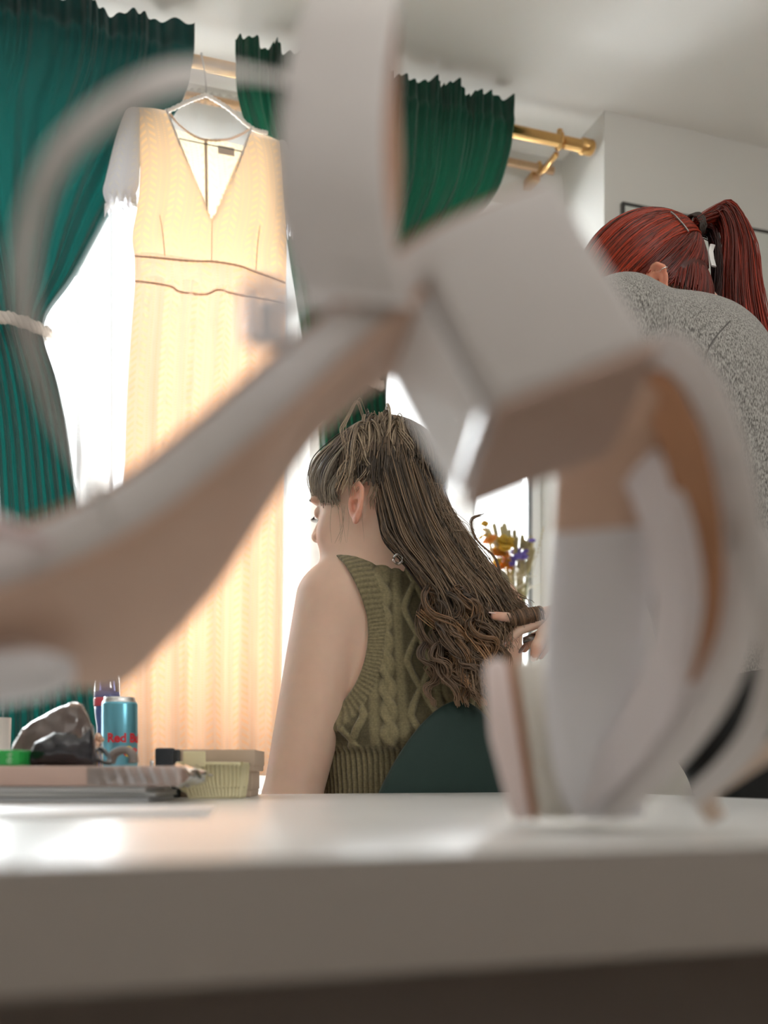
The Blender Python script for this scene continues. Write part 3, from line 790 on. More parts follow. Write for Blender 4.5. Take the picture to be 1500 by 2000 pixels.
# crown curls
cur = []
for k in range(14):
    x0, y0 = rng.uniform(700, 795), rng.uniform(815, 862); dx = rng.uniform(-45, 30)
    g = [P(x0, y0 + 10, 1.66), P(x0 + dx * .4, y0 - rng.uniform(0, 38), 1.63), P(x0 + dx, y0 + rng.uniform(10, 35), 1.615), P(x0 + dx * .7, y0 + rng.uniform(45, 70), 1.612), P(x0 + dx * 1.1, y0 + rng.uniform(80, 120), 1.615)]
    cur.append(hair([g, [p + np.array([.004, 0, .002]) for p in g]], 1, 6, .0030, .004, .008, 1.6, .0008, 20, (.11, .07, .045), (.90, .70, .48), .4, .003))
hp += cur
for k in range(40):
    x0, y0 = rng.uniform(700, 792), rng.uniform(812, 858); n_ = 26; tt = np.linspace(0, 1, n_)
    hgt = rng.uniform(.06, .115); turns = rng.uniform(.6, 1.3); ph = rng.uniform(0, 6.28); w_ = rng.uniform(.006, .014)
    base = P(x0, y0, rng.uniform(1.612, 1.628)); lift = .018 * np.sin(PI * np.clip(tt * 2.2, 0, 1)) * rng.uniform(.2, 1)
    ctr = base[None] + tt[:, None] * (np.array([rng.normal(-.12, .22), .10, -1.0]) * hgt)[None] + np.stack([0 * tt, -.010 * np.sin(PI * tt), lift], -1)
    amp = w_ * np.sin(PI * np.clip(tt * 1.05 + .08, 0, 1)) ** .6
    path = ctr + np.stack([amp * np.cos(2 * PI * turns * tt + ph), .5 * amp * np.sin(2 * PI * turns * tt + ph), .2 * amp * np.sin(4 * PI * turns * tt)], -1)
    hi = np.array((.92, .70, .47)) * rng.uniform(.5, 1.05)
    hp.append((np.array([path + rng.normal(0, .0016, 3) * (1 + .9 * np.sin(PI * tt) + tt)[:, None] for j in range(9)]), np.array([np.interp(tt, [0, .15, .7, 1], [.0004, .0011, .001, .0004])] * 9),
               np.array([np.array((.10, .065, .042))[None] * (1 - u_) + hi[None] * u_ for u_ in [np.clip(.1 + .8 * tt + rng.normal(0, .12), 0, 1)[:, None] for j in range(9)]])))
# the long lengths, drawn back from the head to the hand
LG = [[P(742, 965, 1.625), P(748, 1010, 1.615), P(760, 1050, 1.61), P(800, 1092, 1.60), P(850, 1160, 1.595), P(878, 1240, 1.59), P(905, 1330, 1.585)],
      [P(752, 905, 1.615), P(775, 985, 1.605), P(800, 1050, 1.60), P(846, 1120, 1.595), P(890, 1190, 1.59), P(918, 1260, 1.585), P(946, 1345, 1.58)],
      [P(775, 870, 1.615), P(800, 960, 1.605), P(830, 1040, 1.60), P(878, 1110, 1.597), P(925, 1170, 1.592), P(955, 1220, 1.59), P(975, 1275, 1.585)],
      [P(792, 860, 1.63), P(828, 955, 1.62), P(852, 1020, 1.615), P(895, 1085, 1.61), P(945, 1145, 1.60), P(985, 1190, 1.595), P(1010, 1215, 1.593)],
      [P(800, 850, 1.66), P(838, 945, 1.65), P(862, 1010, 1.64), P(905, 1070, 1.63), P(950, 1130, 1.615), P(990, 1180, 1.60), P(1015, 1205, 1.595)]]
LG.append([P(815, 850, 1.70), P(848, 935, 1.69), P(868, 1000, 1.67), P(908, 1058, 1.64), P(955, 1122, 1.62), P(995, 1175, 1.605), P(1018, 1203, 1.598)])
LG.append([P(770, 835, 1.645), P(815, 868, 1.65), P(842, 915, 1.65), P(858, 985, 1.642), P(902, 1062, 1.628), P(950, 1126, 1.615), P(990, 1178, 1.60)])
LG.append([P(806, 842, 1.73), P(842, 925, 1.73), P(862, 990, 1.71), P(900, 1050, 1.67), P(950, 1115, 1.635), P(992, 1170, 1.61), P(1016, 1200, 1.60)])
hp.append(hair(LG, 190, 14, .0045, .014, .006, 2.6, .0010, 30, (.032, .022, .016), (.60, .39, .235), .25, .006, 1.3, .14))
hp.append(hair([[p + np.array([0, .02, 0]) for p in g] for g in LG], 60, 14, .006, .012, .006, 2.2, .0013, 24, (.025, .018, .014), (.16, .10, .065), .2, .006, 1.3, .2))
# curls low on her back
for k in range(46):
    t = rng.uniform(0, 1); x0 = 845 + 100 * t + rng.normal(0, 14); y0 = 1120 + 130 * rng.uniform(0, 1) + 40 * t
    w_ = rng.uniform(.010, .022); hgt = min(rng.uniform(.06, .13), (1375 - y0) / 1219); D = rng.uniform(1.560, 1.592); n_ = 26
    tt = np.linspace(0, 1, n_); turns = rng.uniform(.8, 1.7); ph = rng.uniform(0, 6.28)
    base = P(x0, y0, D); dirv = np.array([.24 + rng.normal(0, .12), 0, -1.0]) * hgt
    ctr = base[None] + tt[:, None] * dirv[None]
    amp = w_ * np.sin(PI * np.clip(tt * 1.1, 0, 1)) ** .5
    path = ctr + np.stack([amp * np.cos(2 * PI * turns * tt + ph), .5 * amp * np.sin(2 * PI * turns * tt + ph), .25 * amp * np.sin(4 * PI * turns * tt)], -1)
    m = [path + rng.normal(0, .0022, 3) * (1 + .8 * np.sin(PI * tt))[:, None] for j in range(16)]
    hot = rng.uniform(0, 1) < .35
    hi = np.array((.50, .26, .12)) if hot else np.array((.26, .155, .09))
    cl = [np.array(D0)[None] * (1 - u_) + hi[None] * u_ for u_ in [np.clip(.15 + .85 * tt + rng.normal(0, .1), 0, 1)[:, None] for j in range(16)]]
    hp.append((np.array(m)[:, :, :], np.array([np.linspace(.0012, .0006, n_)] * 16), np.array(cl)))
def same_len(parts, M=24):
    out = []
    for p, r, c in parts:
        if p.shape[1] == M: out.append((p, r, c)); continue
        i = np.linspace(0, p.shape[1] - 1, M); a = np.floor(i).astype(int); b_ = np.minimum(a + 1, p.shape[1] - 1); f = (i - a)
        out.append((p[:, a] * (1 - f)[None, :, None] + p[:, b_] * f[None, :, None], r[:, a] * (1 - f) + r[:, b_] * f, c[:, a] * (1 - f)[None, :, None] + c[:, b_] * f[None, :, None]))
    return out
# flyaway strands, and the curl that stands away towards the flowers
fly = []
for k in range(60):
    x0, y0 = rng.uniform(800, 960), 0
    y0 = 905 + (x0 - 800) * 1.55
    g = [P(x0 - 20, y0, 1.61), P(x0 + rng.uniform(5, 40), y0 + rng.uniform(-10, 40), 1.61), P(x0 + rng.uniform(20, 80), y0 + rng.uniform(30, 110), 1.605), P(x0 + rng.uniform(30, 90), y0 + rng.uniform(90, 190), 1.6)]
    fly.append(hair([g, g], 1, 1, .001, .004, .006, 2, .0005, 20, (.15, .10, .06), (.5, .36, .24), .4, .004))
for k in range(8):
    x0 = rng.uniform(640, 720); g = [P(x0, 985, 1.63), P(x0 + rng.uniform(-6, 6), 1020, 1.625), P(x0 + rng.uniform(-12, 8), 1060, 1.625)]
    fly.append(hair([g, g], 1, 1, .001, .002, .001, 1, .0004, 16, (.3, .2, .13), (.6, .45, .32), .4, .001))
g = [P(950, 1003, 1.6), P(922, 1016, 1.6), P(932, 1055, 1.6), P(968, 1090, 1.6), (P(982, 1135, 1.6)), P(1003, 1160, 1.59), P(998, 1185, 1.585), P(990, 1210, 1.58)]
fly.append(hair([g, g], 1, 7, .0012, .001, .001, 1, .0009, 40, (.10, .06, .035), (.28, .16, .09), .2, .001))
g = [P(1000, 1215, 1.6), P(1014, 1185, 1.6), P(1020, 1168, 1.6), P(1010, 1150, 1.6)]
fly.append(hair([g, g], 1, 2, .001, .001, .001, 1, .0005, 20, (.2, .12, .07), (.3, .2, .1), .2, .001))
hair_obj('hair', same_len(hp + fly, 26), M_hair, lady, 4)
M_tie = glass_mat('clear_hair_tie', (.92, .86, .84), .2)
a = np.linspace(0, 2 * PI, 40)
tp = P(778, 1092, 1.595) + np.stack([.008 * np.cos(a), .003 * np.sin(3 * a), .007 * np.sin(a)], -1)
obj('necklace_clasp', *tube(tp, .0022, 8, False), M_tie, lady)

# ================================================================== chair
M_velvet = mat('dark_green_velvet', (.005, .026, .021), .75, var=.1, scale=40, sheen=.08, bump=.15, bump_scale=500)
M_leg = mat('black_metal', (.02, .02, .02), .4, metal=.6)
ch = thing('chair', 'dark green upholstered chair with a rounded back under the seated woman', 'chair', B(0, .0, 0), math.atan2(Fv[1], Fv[0]) - PI / 2)
nu, nz_ = 61, 40
ss = np.linspace(-1, 1, nu); V = []
def back_pt(s, t, side):
    hw = .20; top = .888
    th = np.clip(t, 0, 1)
    ang = s * 1.0
    z = .43 + (top - .43) * (t * (1 - abs(s) ** 3.2 * .0)) 
    # superellipse outline
    zz = .45 + (top - .45) * t * (1 - min(1, abs(s)) ** 1.7) ** (1 / 1.7)
    return hw * s, zz
front, rear = [], []
for t in np.linspace(0, 1, nz_):
    for s in ss:
        l, z = back_pt(s, t, 0)
        f = -.150 + .75 * l * l - .03 * (z - .43) - .02 * max(0, .62 - z)
        edge = (1 - min(1, max(abs(s), t)) ** 8) ** .5
        front.append(B(l, f + .004 + .009 * edge, z)); rear.append(B(l, f - .004 - .010 * edge, z))
V = np.concatenate([front, rear]); n1 = len(front)
Fc = [tuple(x) for x in grid_faces(nz_, nu)] + [tuple(x[::-1] + n1) for x in grid_faces(nz_, nu)]
def stitch(idx):
    for a_, b_ in zip(idx[:-1], idx[1:]): Fc.append((a_, a_ + n1, b_ + n1, b_))
stitch([i * nu for i in range(nz_)]); stitch([(nz_ - 1) * nu + j for j in range(nu)]); stitch([i * nu + nu - 1 for i in range(nz_)][::-1]); stitch(list(range(nu))[::-1])
obj('backrest', V, Fc, M_velvet, ch)
V, Fc = loft([B(0, f, .425) for f in (-.15, -.10, .1, .25, .29)], [Lv * x for x in (.17, .205, .225, .215, .17)], [np.array([0, 0, x]) for x in (.02, .028, .03, .028, .015)], 24, 3.5)
obj('seat', V, Fc, M_velvet, ch)
for sl, sf in ((1, 1), (-1, 1), (1, -1), (-1, -1)):
    obj('leg', *tube([B(.17 * sl, .07 + .15 * sf, .40), B(.21 * sl, .07 + .20 * sf, .0)], [.014, .010], 12), M_leg, ch)
# ================================================================== standing hairdresser
HH = head_frame(P(1243, 592, 1.70), (-.90, .34, -.36), -.05)
EF2, EU2 = -.030, -.022
dresser = thing('person', 'standing woman with a red ponytail and grey sweater, leaning over to curl hair', 'person', P(1480, 1400, 1.62) * np.array([1, 1, 0]), 0)
ch_c, up_c, pel = P(1330, 860, 1.64), P(1340, 790, 1.635), P(1500, 1330, 1.66)
s_near, s_far = P(1215, 650, 1.545), P(1300, 660, 1.83)
e_near, w_near = P(1190, 1010, 1.50), P(1118, 1196, 1.58)
e_far, w_far = P(1235, 980, 1.84), P(1195, 1140, 1.76)
nk0, nk1 = P(1335, 640, 1.70), HH.w(-.03, 0, -.05)
# the hand that holds the curl: index finger straight, others spread, thumb pointing down
kn = [P(1092, 1196, 1.595), P(1096, 1207, 1.588), P(1100, 1216, 1.580), P(1104, 1224, 1.572)]
FING = [([w_near, P(1086, 1192, 1.59), P(1048, 1200, 1.580), P(1005, 1207, 1.574), P(966, 1203, 1.570)], [.017, .0105, .0092, .0085, .0068]),
        ([w_near, P(1090, 1208, 1.585), P(1052, 1216, 1.584), P(1012, 1232, 1.582), P(984, 1258, 1.58)], [.017, .0105, .0090, .0080, .0062]),
        ([w_near, P(1094, 1220, 1.60), P(1066, 1234, 1.605), P(1040, 1246, 1.612), P(1024, 1268, 1.615)], [.017, .010, .0085, .0075, .006]),
        ([w_near, P(1100, 1228, 1.61), P(1082, 1250, 1.62), P(1066, 1266, 1.625), P(1056, 1282, 1.625)], [.016, .009, .0075, .0065, .0055]),
        ([P(1112, 1200, 1.572), P(1088, 1212, 1.562), P(1062, 1236, 1.556), P(1050, 1262, 1.556), P(1044, 1280, 1.558)], [.017, .0135, .0105, .0098, .0075])]
farhand = hand_chains(w_far, unit(P(1150, 1250, 1.72) - w_far), np.array([-.5, -.2, .8]), np.array([.4, .6, .7]))
def dresser_body(p):
    d = head_sdf(HH.loc(p), EF2, EU2)
    d = smin(d, rcone(p, nk0, nk1, .060, .056), .03)
    d = smin(d, rcone(p, nk0, up_c, .060, .10), .04)
    d = smin(d, rcone(p, up_c, ch_c, .11, .11), .03)
    d = smin(d, rcone(p, up_c, s_near, .05, .045), .03); d = smin(d, rcone(p, up_c, s_far, .05, .045), .03)
    for s_, e_, w_, hc_ in ((s_near, e_near, w_near, FING), (s_far, e_far, w_far, farhand)):
        a = smin(rcone(p, s_, e_, .050, .040), rcone(p, e_, w_, .038, .026), .02)
        d = smin(d, smin(a, hand_sdf(p, w_, hc_), .010), .015)
    return d
pts = np.array([HH.o - .2, HH.o + .18, s_near - .1, s_far + .1, P(945, 1300, 1.5), P(1300, 1300, 1.9), ch_c - .13, up_c + .13])
V, Fc = polygonize(dresser_body, pts.min(0), pts.max(0), .0028)
qh = HH.loc(V); col = ear_mask(qh, EF2, EU2) * .95
for c, r in FING:
    col = np.maximum(col, .55 * np.clip(1.2 - np.linalg.norm(V - c[-1], axis=1) / .02, 0, 1))
obj('body', V, Fc, M_skin, dresser, colors=np.repeat(np.clip(col, 0, 1)[:, None], 3, 1))
eyes(HH, dresser)
def nail(tip, prev, nrm, par, w=.0052, l=.008):
    d = unit(tip - prev); n = unit(nrm - d * np.dot(nrm, d)); s_ = np.cross(d, n); c = tip + d * .002 + n * .0045
    V, Fc = loft([c - d * l, c - d * l * .3, c + d * l * .5, c + d * l], [s_ * w * .8, s_ * w, s_ * w * .95, s_ * w * .5], n * .0011, 12, 2.5)
    obj('fingernail', V, Fc, M_nail, par)
nrm = [(-.1, -.3, 1), (-.2, -.8, .4), (-.6, -.6, .2), (-.6, -.6, .2), (-.1, -1, .25)]
for (c, r), n_ in zip(FING, nrm): nail(c[-1], c[-2], np.array(n_, float), dresser, r[-1] * .72)
# grey marl sweater
def marl(name):
    m, nt, out = new_mat(name)
    b = N(nt, 'BsdfPrincipled', Roughness=.95); b.inputs['Specular IOR Level'].default_value = .15; b.inputs['Sheen Weight'].default_value = .3
    tc = N(nt, 'TexCoord'); mp = N(nt, 'Mapping'); mp.inputs['Rotation'].default_value = (0, .5, .2); mp.inputs['Scale'].default_value = (640, 640, 200)
    L(nt, tc.outputs['Object'], mp.inputs['Vector'])
    nz = N(nt, 'TexNoise', Scale=1.0, Detail=3); L(nt, mp.outputs[0], nz.inputs['Vector'])
    r = N(nt, 'ValToRGB'); L(nt, nz.outputs['Fac'], r.inputs[0])
    r.color_ramp.elements[0].position = .36; r.color_ramp.elements[0].color = (.085, .08, .075, 1)
    r.color_ramp.elements[1].position = .62; r.color_ramp.elements[1].color = (.40, .385, .36, 1)
    L(nt, r.outputs[0], b.inputs['Base Color'])
    bp = N(nt, 'Bump', Strength=.5, Distance=.0015); L(nt, nz.outputs['Fac'], bp.inputs['Height']); L(nt, bp.outputs['Normal'], b.inputs['Normal'])
    L(nt, b.outputs[0], out.inputs['Surface']); return m
M_marl = marl('grey_marl_knit')
def sweater(p):
    d = rcone(p, up_c, pel, .152, .155)
    d = smin(d, rcone(p, up_c + np.array([.0, -.0, .058]), s_near, .10, .078), .05)
    d = smin(d, rcone(p, up_c + np.array([.0, .0, .035]), s_far, .10, .078), .05)
    for s_, e_, w_ in ((s_near, e_near, w_near), (s_far, e_far, w_far)):
        we = w_ + (e_ - w_) * .35
        d = smin(d, smin(rcone(p, s_, e_, .074, .060), rcone(p, e_, we, .057, .047), .02), .035)
    q = p - pel
    d = d + .0022 * np.sin(p[..., 0] * 40 + p[..., 2] * 70 + 3 * np.sin(p[..., 2] * 9)) * np.clip((1.25 - p[..., 2]) * 3, 0, 1)
    ax = unit(pel - up_c); t = (p - up_c) @ ax
    d = np.maximum(d, t - np.linalg.norm(pel - up_c) + .03)
    # neck opening
    d = smax(d, -rcone(p, nk0 + (nk1 - nk0) * -.1, nk0 + (nk1 - nk0) * 1.6, .066, .085), .008)
    # cuffs end before the wrists
    for e_, w_ in ((e_near, w_near), (e_far, w_far)):
        a = unit(w_ - e_); tt = (p - e_) @ a; rad = np.linalg.norm(p - e_ - tt[..., None] * a, axis=-1)
        d = np.maximum(d, np.where(rad < .08, tt - .62 * np.linalg.norm(w_ - e_), -1))
    return d
pts = np.array([pel - .2, pel + .2, s_near - .12, s_far + .12, e_near - .1, e_far + .1, w_near, up_c + .2])
V, Fc = polygonize(sweater, pts.min(0), pts.max(0), .0045)
obj('sweater', V, Fc, M_marl, dresser)
# shoulder seam
sd = unit(np.cross(s_near - up_c, np.array([.3, -1, .2])))
th = np.linspace(-.6, 1.3, 40); sm = []
for t in th:
    px, py = 1425 - 50 * ((t + .6) / 1.9) - 12 * math.sin(PI * (t + .6) / 1.9), 628 + 90 * (t + .6) / 1.9
    lo_, hi_ = 1.30, 1.75
    for _ in range(26):
        mid = (lo_ + hi_) / 2
        ds = np.linspace(lo_, mid, 12); inside = (sweater(np.array([P(px, py, x) for x in ds])) < 0).any()
        if inside: hi_ = mid
        else: lo_ = mid
    if hi_ < 1.74: sm.append(P(px, py, hi_))
if len(sm) > 4:
    obj('shoulder_seam', *tube(np.array(sm), .0012, 6), mat('seam_thread', (.10, .095, .09), .9), dresser)
# trousers
M_trs = mat('black_cloth', (.008, .009, .009), .9, var=.2, scale=200)
hipc = pel + np.array([.0, .0, -.06])
def trs(p):
    d = ell(p, hipc, (.165, .175, .15))
    for k in (-1, 1):
        h0 = hipc + np.array([.0, .085 * k, -.05]); kn_ = np.array([hipc[0] - .03 + .05 * k, hipc[1] + .10 * k, .48]); an = np.array([hipc[0] + .05 * k, hipc[1] + .11 * k, .08])
        d = smin(d, rcone(p, h0, kn_, .105, .075), .04); d = smin(d, rcone(p, kn_, an, .075, .062), .03)
    return d
V, Fc = polygonize(trs, (hipc[0] - .4, hipc[1] - .4, .02), (hipc[0] + .4, hipc[1] + .4, 1.1), .011)
obj('trousers', V, Fc, M_trs, dresser)
for k in (-1, 1):
    an = np.array([hipc[0] + .05 * k, hipc[1] + .11 * k, .08])
    def shoe(p, a=an): return np.maximum(smin(rcone(p, a + np.array([.02, 0, -.03]), a + np.array([-.04, 0, -.045]), .045, .042), rcone(p, a + np.array([-.05, 0, -.045]), a + np.array([-.16, 0, -.055]), .040, .030), .03), .002 - p[..., 2])
    V, Fc = polygonize(shoe, an - np.array([.27, .1, .12]), an + np.array([.12, .1, .05]), .006)
    obj('shoe', V, Fc, M_black, dresser)
# red hair
M_red = attr_mat('red_hair', rough=.33, spec=.4, trans=.06)
R0, R1 = (.045, .007, .004), (.60, .055, .018)
def cap2(p):
    q = HH.loc(p); d = ell(q, (-.022, 0, .036), (.1035, .082, .0985))
    d = smin(d, ell(q, (-.070, 0, -.020), (.044, .060, .070)), .03)
    f, u = q[..., 0], q[..., 2]
    d = np.maximum(d, f - .066 - .3 * (u - .05))
    low = (.022 + 1.3 * np.clip(f + .050, -.12, .0)) - u
    return smax(d, low * .7, .006)
V, Fc = polygonize(cap2, HH.o - .17, HH.o + .17, .004)
obj('hair_base', V, Fc, M_red, dresser, colors=np.array([.06, .008, .005])[None] * rng.uniform(.7, 1.3, (len(V), 1)))
tie = HH.loc(P(1378, 445, 1.70)); tie = np.array([tie[0], 0.0, tie[2]])
def skull2(q, off=0.0):
    c = np.array([-.022, 0, .036]); r = np.array([.1045, .083, .0995]) + off
    low = np.clip((-q[..., 2:3] - .0) / .05, 0, 1)
    v = q - c; k = np.sqrt(((v / r) ** 2).sum(-1, keepdims=True))
    o = c + v / k
    c2 = np.array([-.070, 0, -.02]); r2 = np.array([.046, .062, .072]) + off; v2 = q - c2; k2 = np.sqrt(((v2 / r2) ** 2).sum(-1, keepdims=True))
    return np.where((k2 < k) & (q[..., 0:1] < -.03) & (q[..., 2:3] < .0), c2 + v2 / k2, o)
# the tie point on the skull surface
ts = skull2(tie[None], .006)[0]
hr = []
front = [(.062, .0, .105), (.078, .03, .080), (.070, .055, .055), (.045, .075, .035), (.018, .082, .022), (-.012, .084, .020)]
hr.append(swept(HH, front, ts, 900, 20, skull2, R0, R1, .0011, .005, (.0005, .007), .006))
hr.append(swept(HH, [(-.012, .084, .018), (-.045, .078, .002), (-.065, .066, -.03), (-.09, .045, -.055), (-.10, .0, -.06)], ts, 420, 20, skull2, (.026, .005, .004), (.30, .03, .014), .0011, .005, (.0005, .005), .006))
hr.append(swept(HH, [(a, -b, c) for a, b, c in front] + [(-.05, -.07, .0), (-.10, -.02, -.05)], ts, 320, 20, skull2, R0, R1, .0013, .006, (.0005, .006), .006))
# ponytail
T = HH.w(*ts)
def rel(px, py, D): return P(px, py, D)
PG = [[T, P(1392, 432, 1.69), P(1405, 425, 1.685), P(1418, 470, 1.68), P(1416, 560, 1.68), P(1430, 660, 1.68), P(1470, 760, 1.67), P(1495, 840, 1.67)],
      [T, P(1390, 425, 1.69), P(1415, 413, 1.685), P(1440, 470, 1.68), P(1448, 570, 1.675), P(1462, 660, 1.67), P(1500, 760, 1.67), P(1530, 850, 1.67)],
      [T, P(1392, 418, 1.70), P(1425, 412, 1.70), P(1462, 480, 1.69), P(1475, 570, 1.685), P(1495, 660, 1.68), P(1530, 750, 1.68), P(1560, 850, 1.68)]]
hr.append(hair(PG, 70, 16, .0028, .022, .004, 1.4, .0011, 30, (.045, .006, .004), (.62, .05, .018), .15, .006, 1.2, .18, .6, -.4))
hr.append(hair([[T, P(1385, 450, 1.69), P(1396, 470, 1.68), P(1402, 530, 1.675), P(1398, 600, 1.68)]] * 2, 14, 12, .003, .012, .003, 1.0, .0011, 24, (.012, .003, .003), (.08, .01, .006), .2, .004))
for k in range(26):
    x0 = rng.uniform(1180, 1500); y0 = 408 + abs(x0 - 1290) * .25 + (8 if x0 < 1400 else -10)
    g = [P(x0, y0 + 12, 1.69), P(x0 + 20, y0 + rng.uniform(-14, 4), 1.69), P(x0 + 45, y0 + rng.uniform(-8, 20), 1.69)]
    if x0 > 1430: g = [P(1470, 500, 1.68), P(1488, 570 + rng.uniform(-20, 20), 1.68), P(1500 + rng.uniform(-8, 20), 640, 1.68)]
    hr.append(hair([g, g], 1, 1, .001, .003, .002, 1, .0005, 18, (.2, .02, .01), (.5, .08, .03), .3, .002))
for k in range(5):
    g = [HH.w(.03, .082, .02), P(1245 - 6 * k, 520, 1.62), P(1240 - 4 * k, 545 + 4 * k, 1.615)]
    hr.append(hair([g, g], 1, 2, .001, .002, .002, 1, .0006, 18, (.25, .03, .015), (.5, .08, .03), .3, .002))
hair_obj('hair', same_len(hr, 24), M_red, dresser)
a = np.linspace(0, 2 * PI, 48)
tn = unit(P(1400, 425, 1.685) - T); tx = unit(np.cross(tn, [0, 0, 1])); ty = np.cross(tn, tx)
m = MB()
for k in range(4):
    m.add(*tube(T + tn * (.004 * k - .002) + np.outer(np.cos(a), tx) * .017 + np.outer(np.sin(a), ty) * .017 + np.outer(np.sin(9 * a + k), tn) * .001, .0024, 6, False))
m.build('hair_tie', M_lash, dresser)
cp = [P(1392, 478, 1.655), P(1388, 490, 1.652), P(1390, 505, 1.652), P(1394, 520, 1.655)]
obj('hair_clip', *loft(cp, np.array([.005, .002, 0]), np.array([0, .002, 0]), 10, 2.5), mat('clip_white', (.8, .78, .76), .35), dresser)
# bobby pin and ear ring
pp = [HH.w(*skull2(HH.loc(P(x, y, 1.62))[None], .0095)[0]) for x, y in ((1312, 410), (1317, 422), (1321, 436), (1328, 450), (1335, 462))]
obj('bobby_pin', *tube(catmull(pp, 24), .0014, 6), mat('pin_metal', (.35, .34, .33), .3, metal=.9), dresser)
er = HH.w(EF2 - .0215, .071 + .021, EU2 + .012)
rr = er + np.outer(np.cos(a), HH.M[:, 0]) * .0062 + np.outer(np.sin(a), HH.M[:, 1]) * .0062
obj('ear_ring', *tube(rr, .0009, 8, False), mat('silver', (.85, .84, .82), .15, metal=1), dresser)
# lock of the seated woman's hair wound round the finger
f0, f1 = FING[0][0][3], FING[0][0][2]
ax = unit(f1 - f0); ex = unit(np.cross(ax, [0, 1, 0])); ey = np.cross(ax, ex); wind = []
for j in range(70):
    tt = np.linspace(0, 1, 40); st = rng.uniform(-.012, .018)
    r_ = .0105 + rng.uniform(0, .0025)
    c = f0[None] + np.outer(st + .030 * tt + .002 * np.sin(6 * tt + j), ax)
    an = 2 * PI * 2.6 * tt + rng.uniform(0, 6.28)
    wind.append(c + r_ * (np.outer(np.cos(an), ex) + np.outer(np.sin(an), ey)))
wind = np.array(wind); m_ = rng.beta(1.3, 2.2, (70, 1, 1)) * np.ones((1, 40, 1))
hair_obj('wound_lock', [(wind, np.full((70, 40), .0010), np.array((.03, .018, .012)) * (1 - m_) + np.array((.36, .20, .11)) * m_)], M_hair, lady)
pr = [P(1046, 1243, 1.60), P(1034, 1246, 1.598), P(1021, 1251, 1.596)]
pn = tag(obj('hair_pin', *loft(pr, np.array([0, .001, .0055]), np.array([.0005, .0025, 0]), 10, 3), mat('clip_steel', (.34, .32, .32), .25, metal=.9)), 'small grey steel hair clip held between the hairdresser\'s fingers', 'hair clip')
# ================================================================== lace dress on its hanger
ND = 2.185
def lace_mat(name, base, tcol, tr, lace=(.86, .82, .76), per=.058):
    m, nt, out = new_mat(name)
    uv = N(nt, 'UVMap'); sp = N(nt, 'SeparateXYZ'); L(nt, uv.outputs[0], sp.inputs[0])
    U, V = sp.outputs[0], sp.outputs[1]
    x = math_node(nt, 'DIVIDE', U, per); fx = math_node(nt, 'FRACT', x)
    ax = math_node(nt, 'ABSOLUTE', math_node(nt, 'SUBTRACT', fx, .5))          # 0 in the middle of a stripe, .5 at its edge
    # leaves: chevrons that climb either side of each stripe's spine
    ph = math_node(nt, 'ADD', math_node(nt, 'DIVIDE', V, .0155), math_node(nt, 'MULTIPLY', ax, 2.6))
    lf = math_node(nt, 'SINE', math_node(nt, 'MULTIPLY', ph, 2 * PI))
    leaf = math_node(nt, 'MULTIPLY', math_node(nt, 'GREATER_THAN', lf, .25), math_node(nt, 'MULTIPLY', math_node(nt, 'GREATER_THAN', ax, .05), math_node(nt, 'LESS_THAN', ax, .26)))
    # little ladder holes between the stripes
    ld = math_node(nt, 'MULTIPLY', math_node(nt, 'GREATER_THAN', math_node(nt, 'SINE', math_node(nt, 'MULTIPLY', V, 2 * PI / .0055)), .3),
                   math_node(nt, 'MULTIPLY', math_node(nt, 'GREATER_THAN', ax, .36), math_node(nt, 'LESS_THAN', ax, .42)))
    hole = math_node(nt, 'ADD', leaf, ld, clamp=True)
    mc = N(nt, 'MixRGB'); mc.inputs[1].default_value = rgba(lace); mc.inputs[2].default_value = rgba(base); L(nt, hole, mc.inputs[0])
    b = N(nt, 'BsdfDiffuse'); L(nt, mc.outputs[0], b.inputs['Color'])
    t = N(nt, 'BsdfTranslucent')
    mt = N(nt, 'MixRGB'); mt.inputs[1].default_value = rgba((tcol[0] * .78, tcol[1] * .80, tcol[2] * .92)); mt.inputs[2].default_value = rgba(tcol); L(nt, hole, mt.inputs[0])
    L(nt, mt.outputs[0], t.inputs['Color'])
    mx = N(nt, 'MixShader', Fac=tr); L(nt, b.outputs[0], mx.inputs[1]); L(nt, t.outputs[0], mx.inputs[2])
    bp = N(nt, 'Bump', Strength=.3, Distance=.001); bp.invert = True; L(nt, hole, bp.inputs['Height']); L(nt, bp.outputs[0], b.inputs['Normal'])
    L(nt, mx.outputs[0], out.inputs['Surface']); return m
M_lace = lace_mat('lined_lace', (.66, .51, .39), (1.0, .73, .50), .52)
M_lace2 = lace_mat('white_lace', (.78, .76, .72), (.82, .80, .76), .50, lace=(.90, .88, .84), per=.040)
M_seam = mat('seam_piping', (.66, .50, .38), .9, trans=.4)  # brownish piping for seams and darts
M_front = lace_mat('front_lace', (.70, .54, .41), (1.0, .76, .55), .80, per=.058)
M_back = lace_mat('back_lace', (.70, .56, .40), (.80, .64, .36), .40, per=.058)
dr = thing('dress', 'cream lace dress with a peach lining and V neck hanging backlit before the window', 'dress', RM(.34, ND, .79), A18)
rows = [((258, 216), (556, 288)), ((268, 260), (556, 330)), ((274, 330), (556, 400)), ((268, 400), (559, 462)), ((258, 460), (559, 512)), ((262, 500), (557, 552)),
        ((263, 548), (556, 592)), ((252, 690), (553, 715)), ((246, 800), (552, 820)), ((240, 1000), (551, 1012)), ((234, 1200), (549, 1210)), ((233, 1340), (547, 1345)), ((236, 1515), (540, 1515))]
RL = np.array([E(*a, ND) for a, b in rows]); RR = np.array([E(*b, ND) for a, b in rows])
def proj(V): return 750 + F * V[..., 0] / V[..., 1], HZ - F * (V[..., 2] - EYE) / V[..., 1]
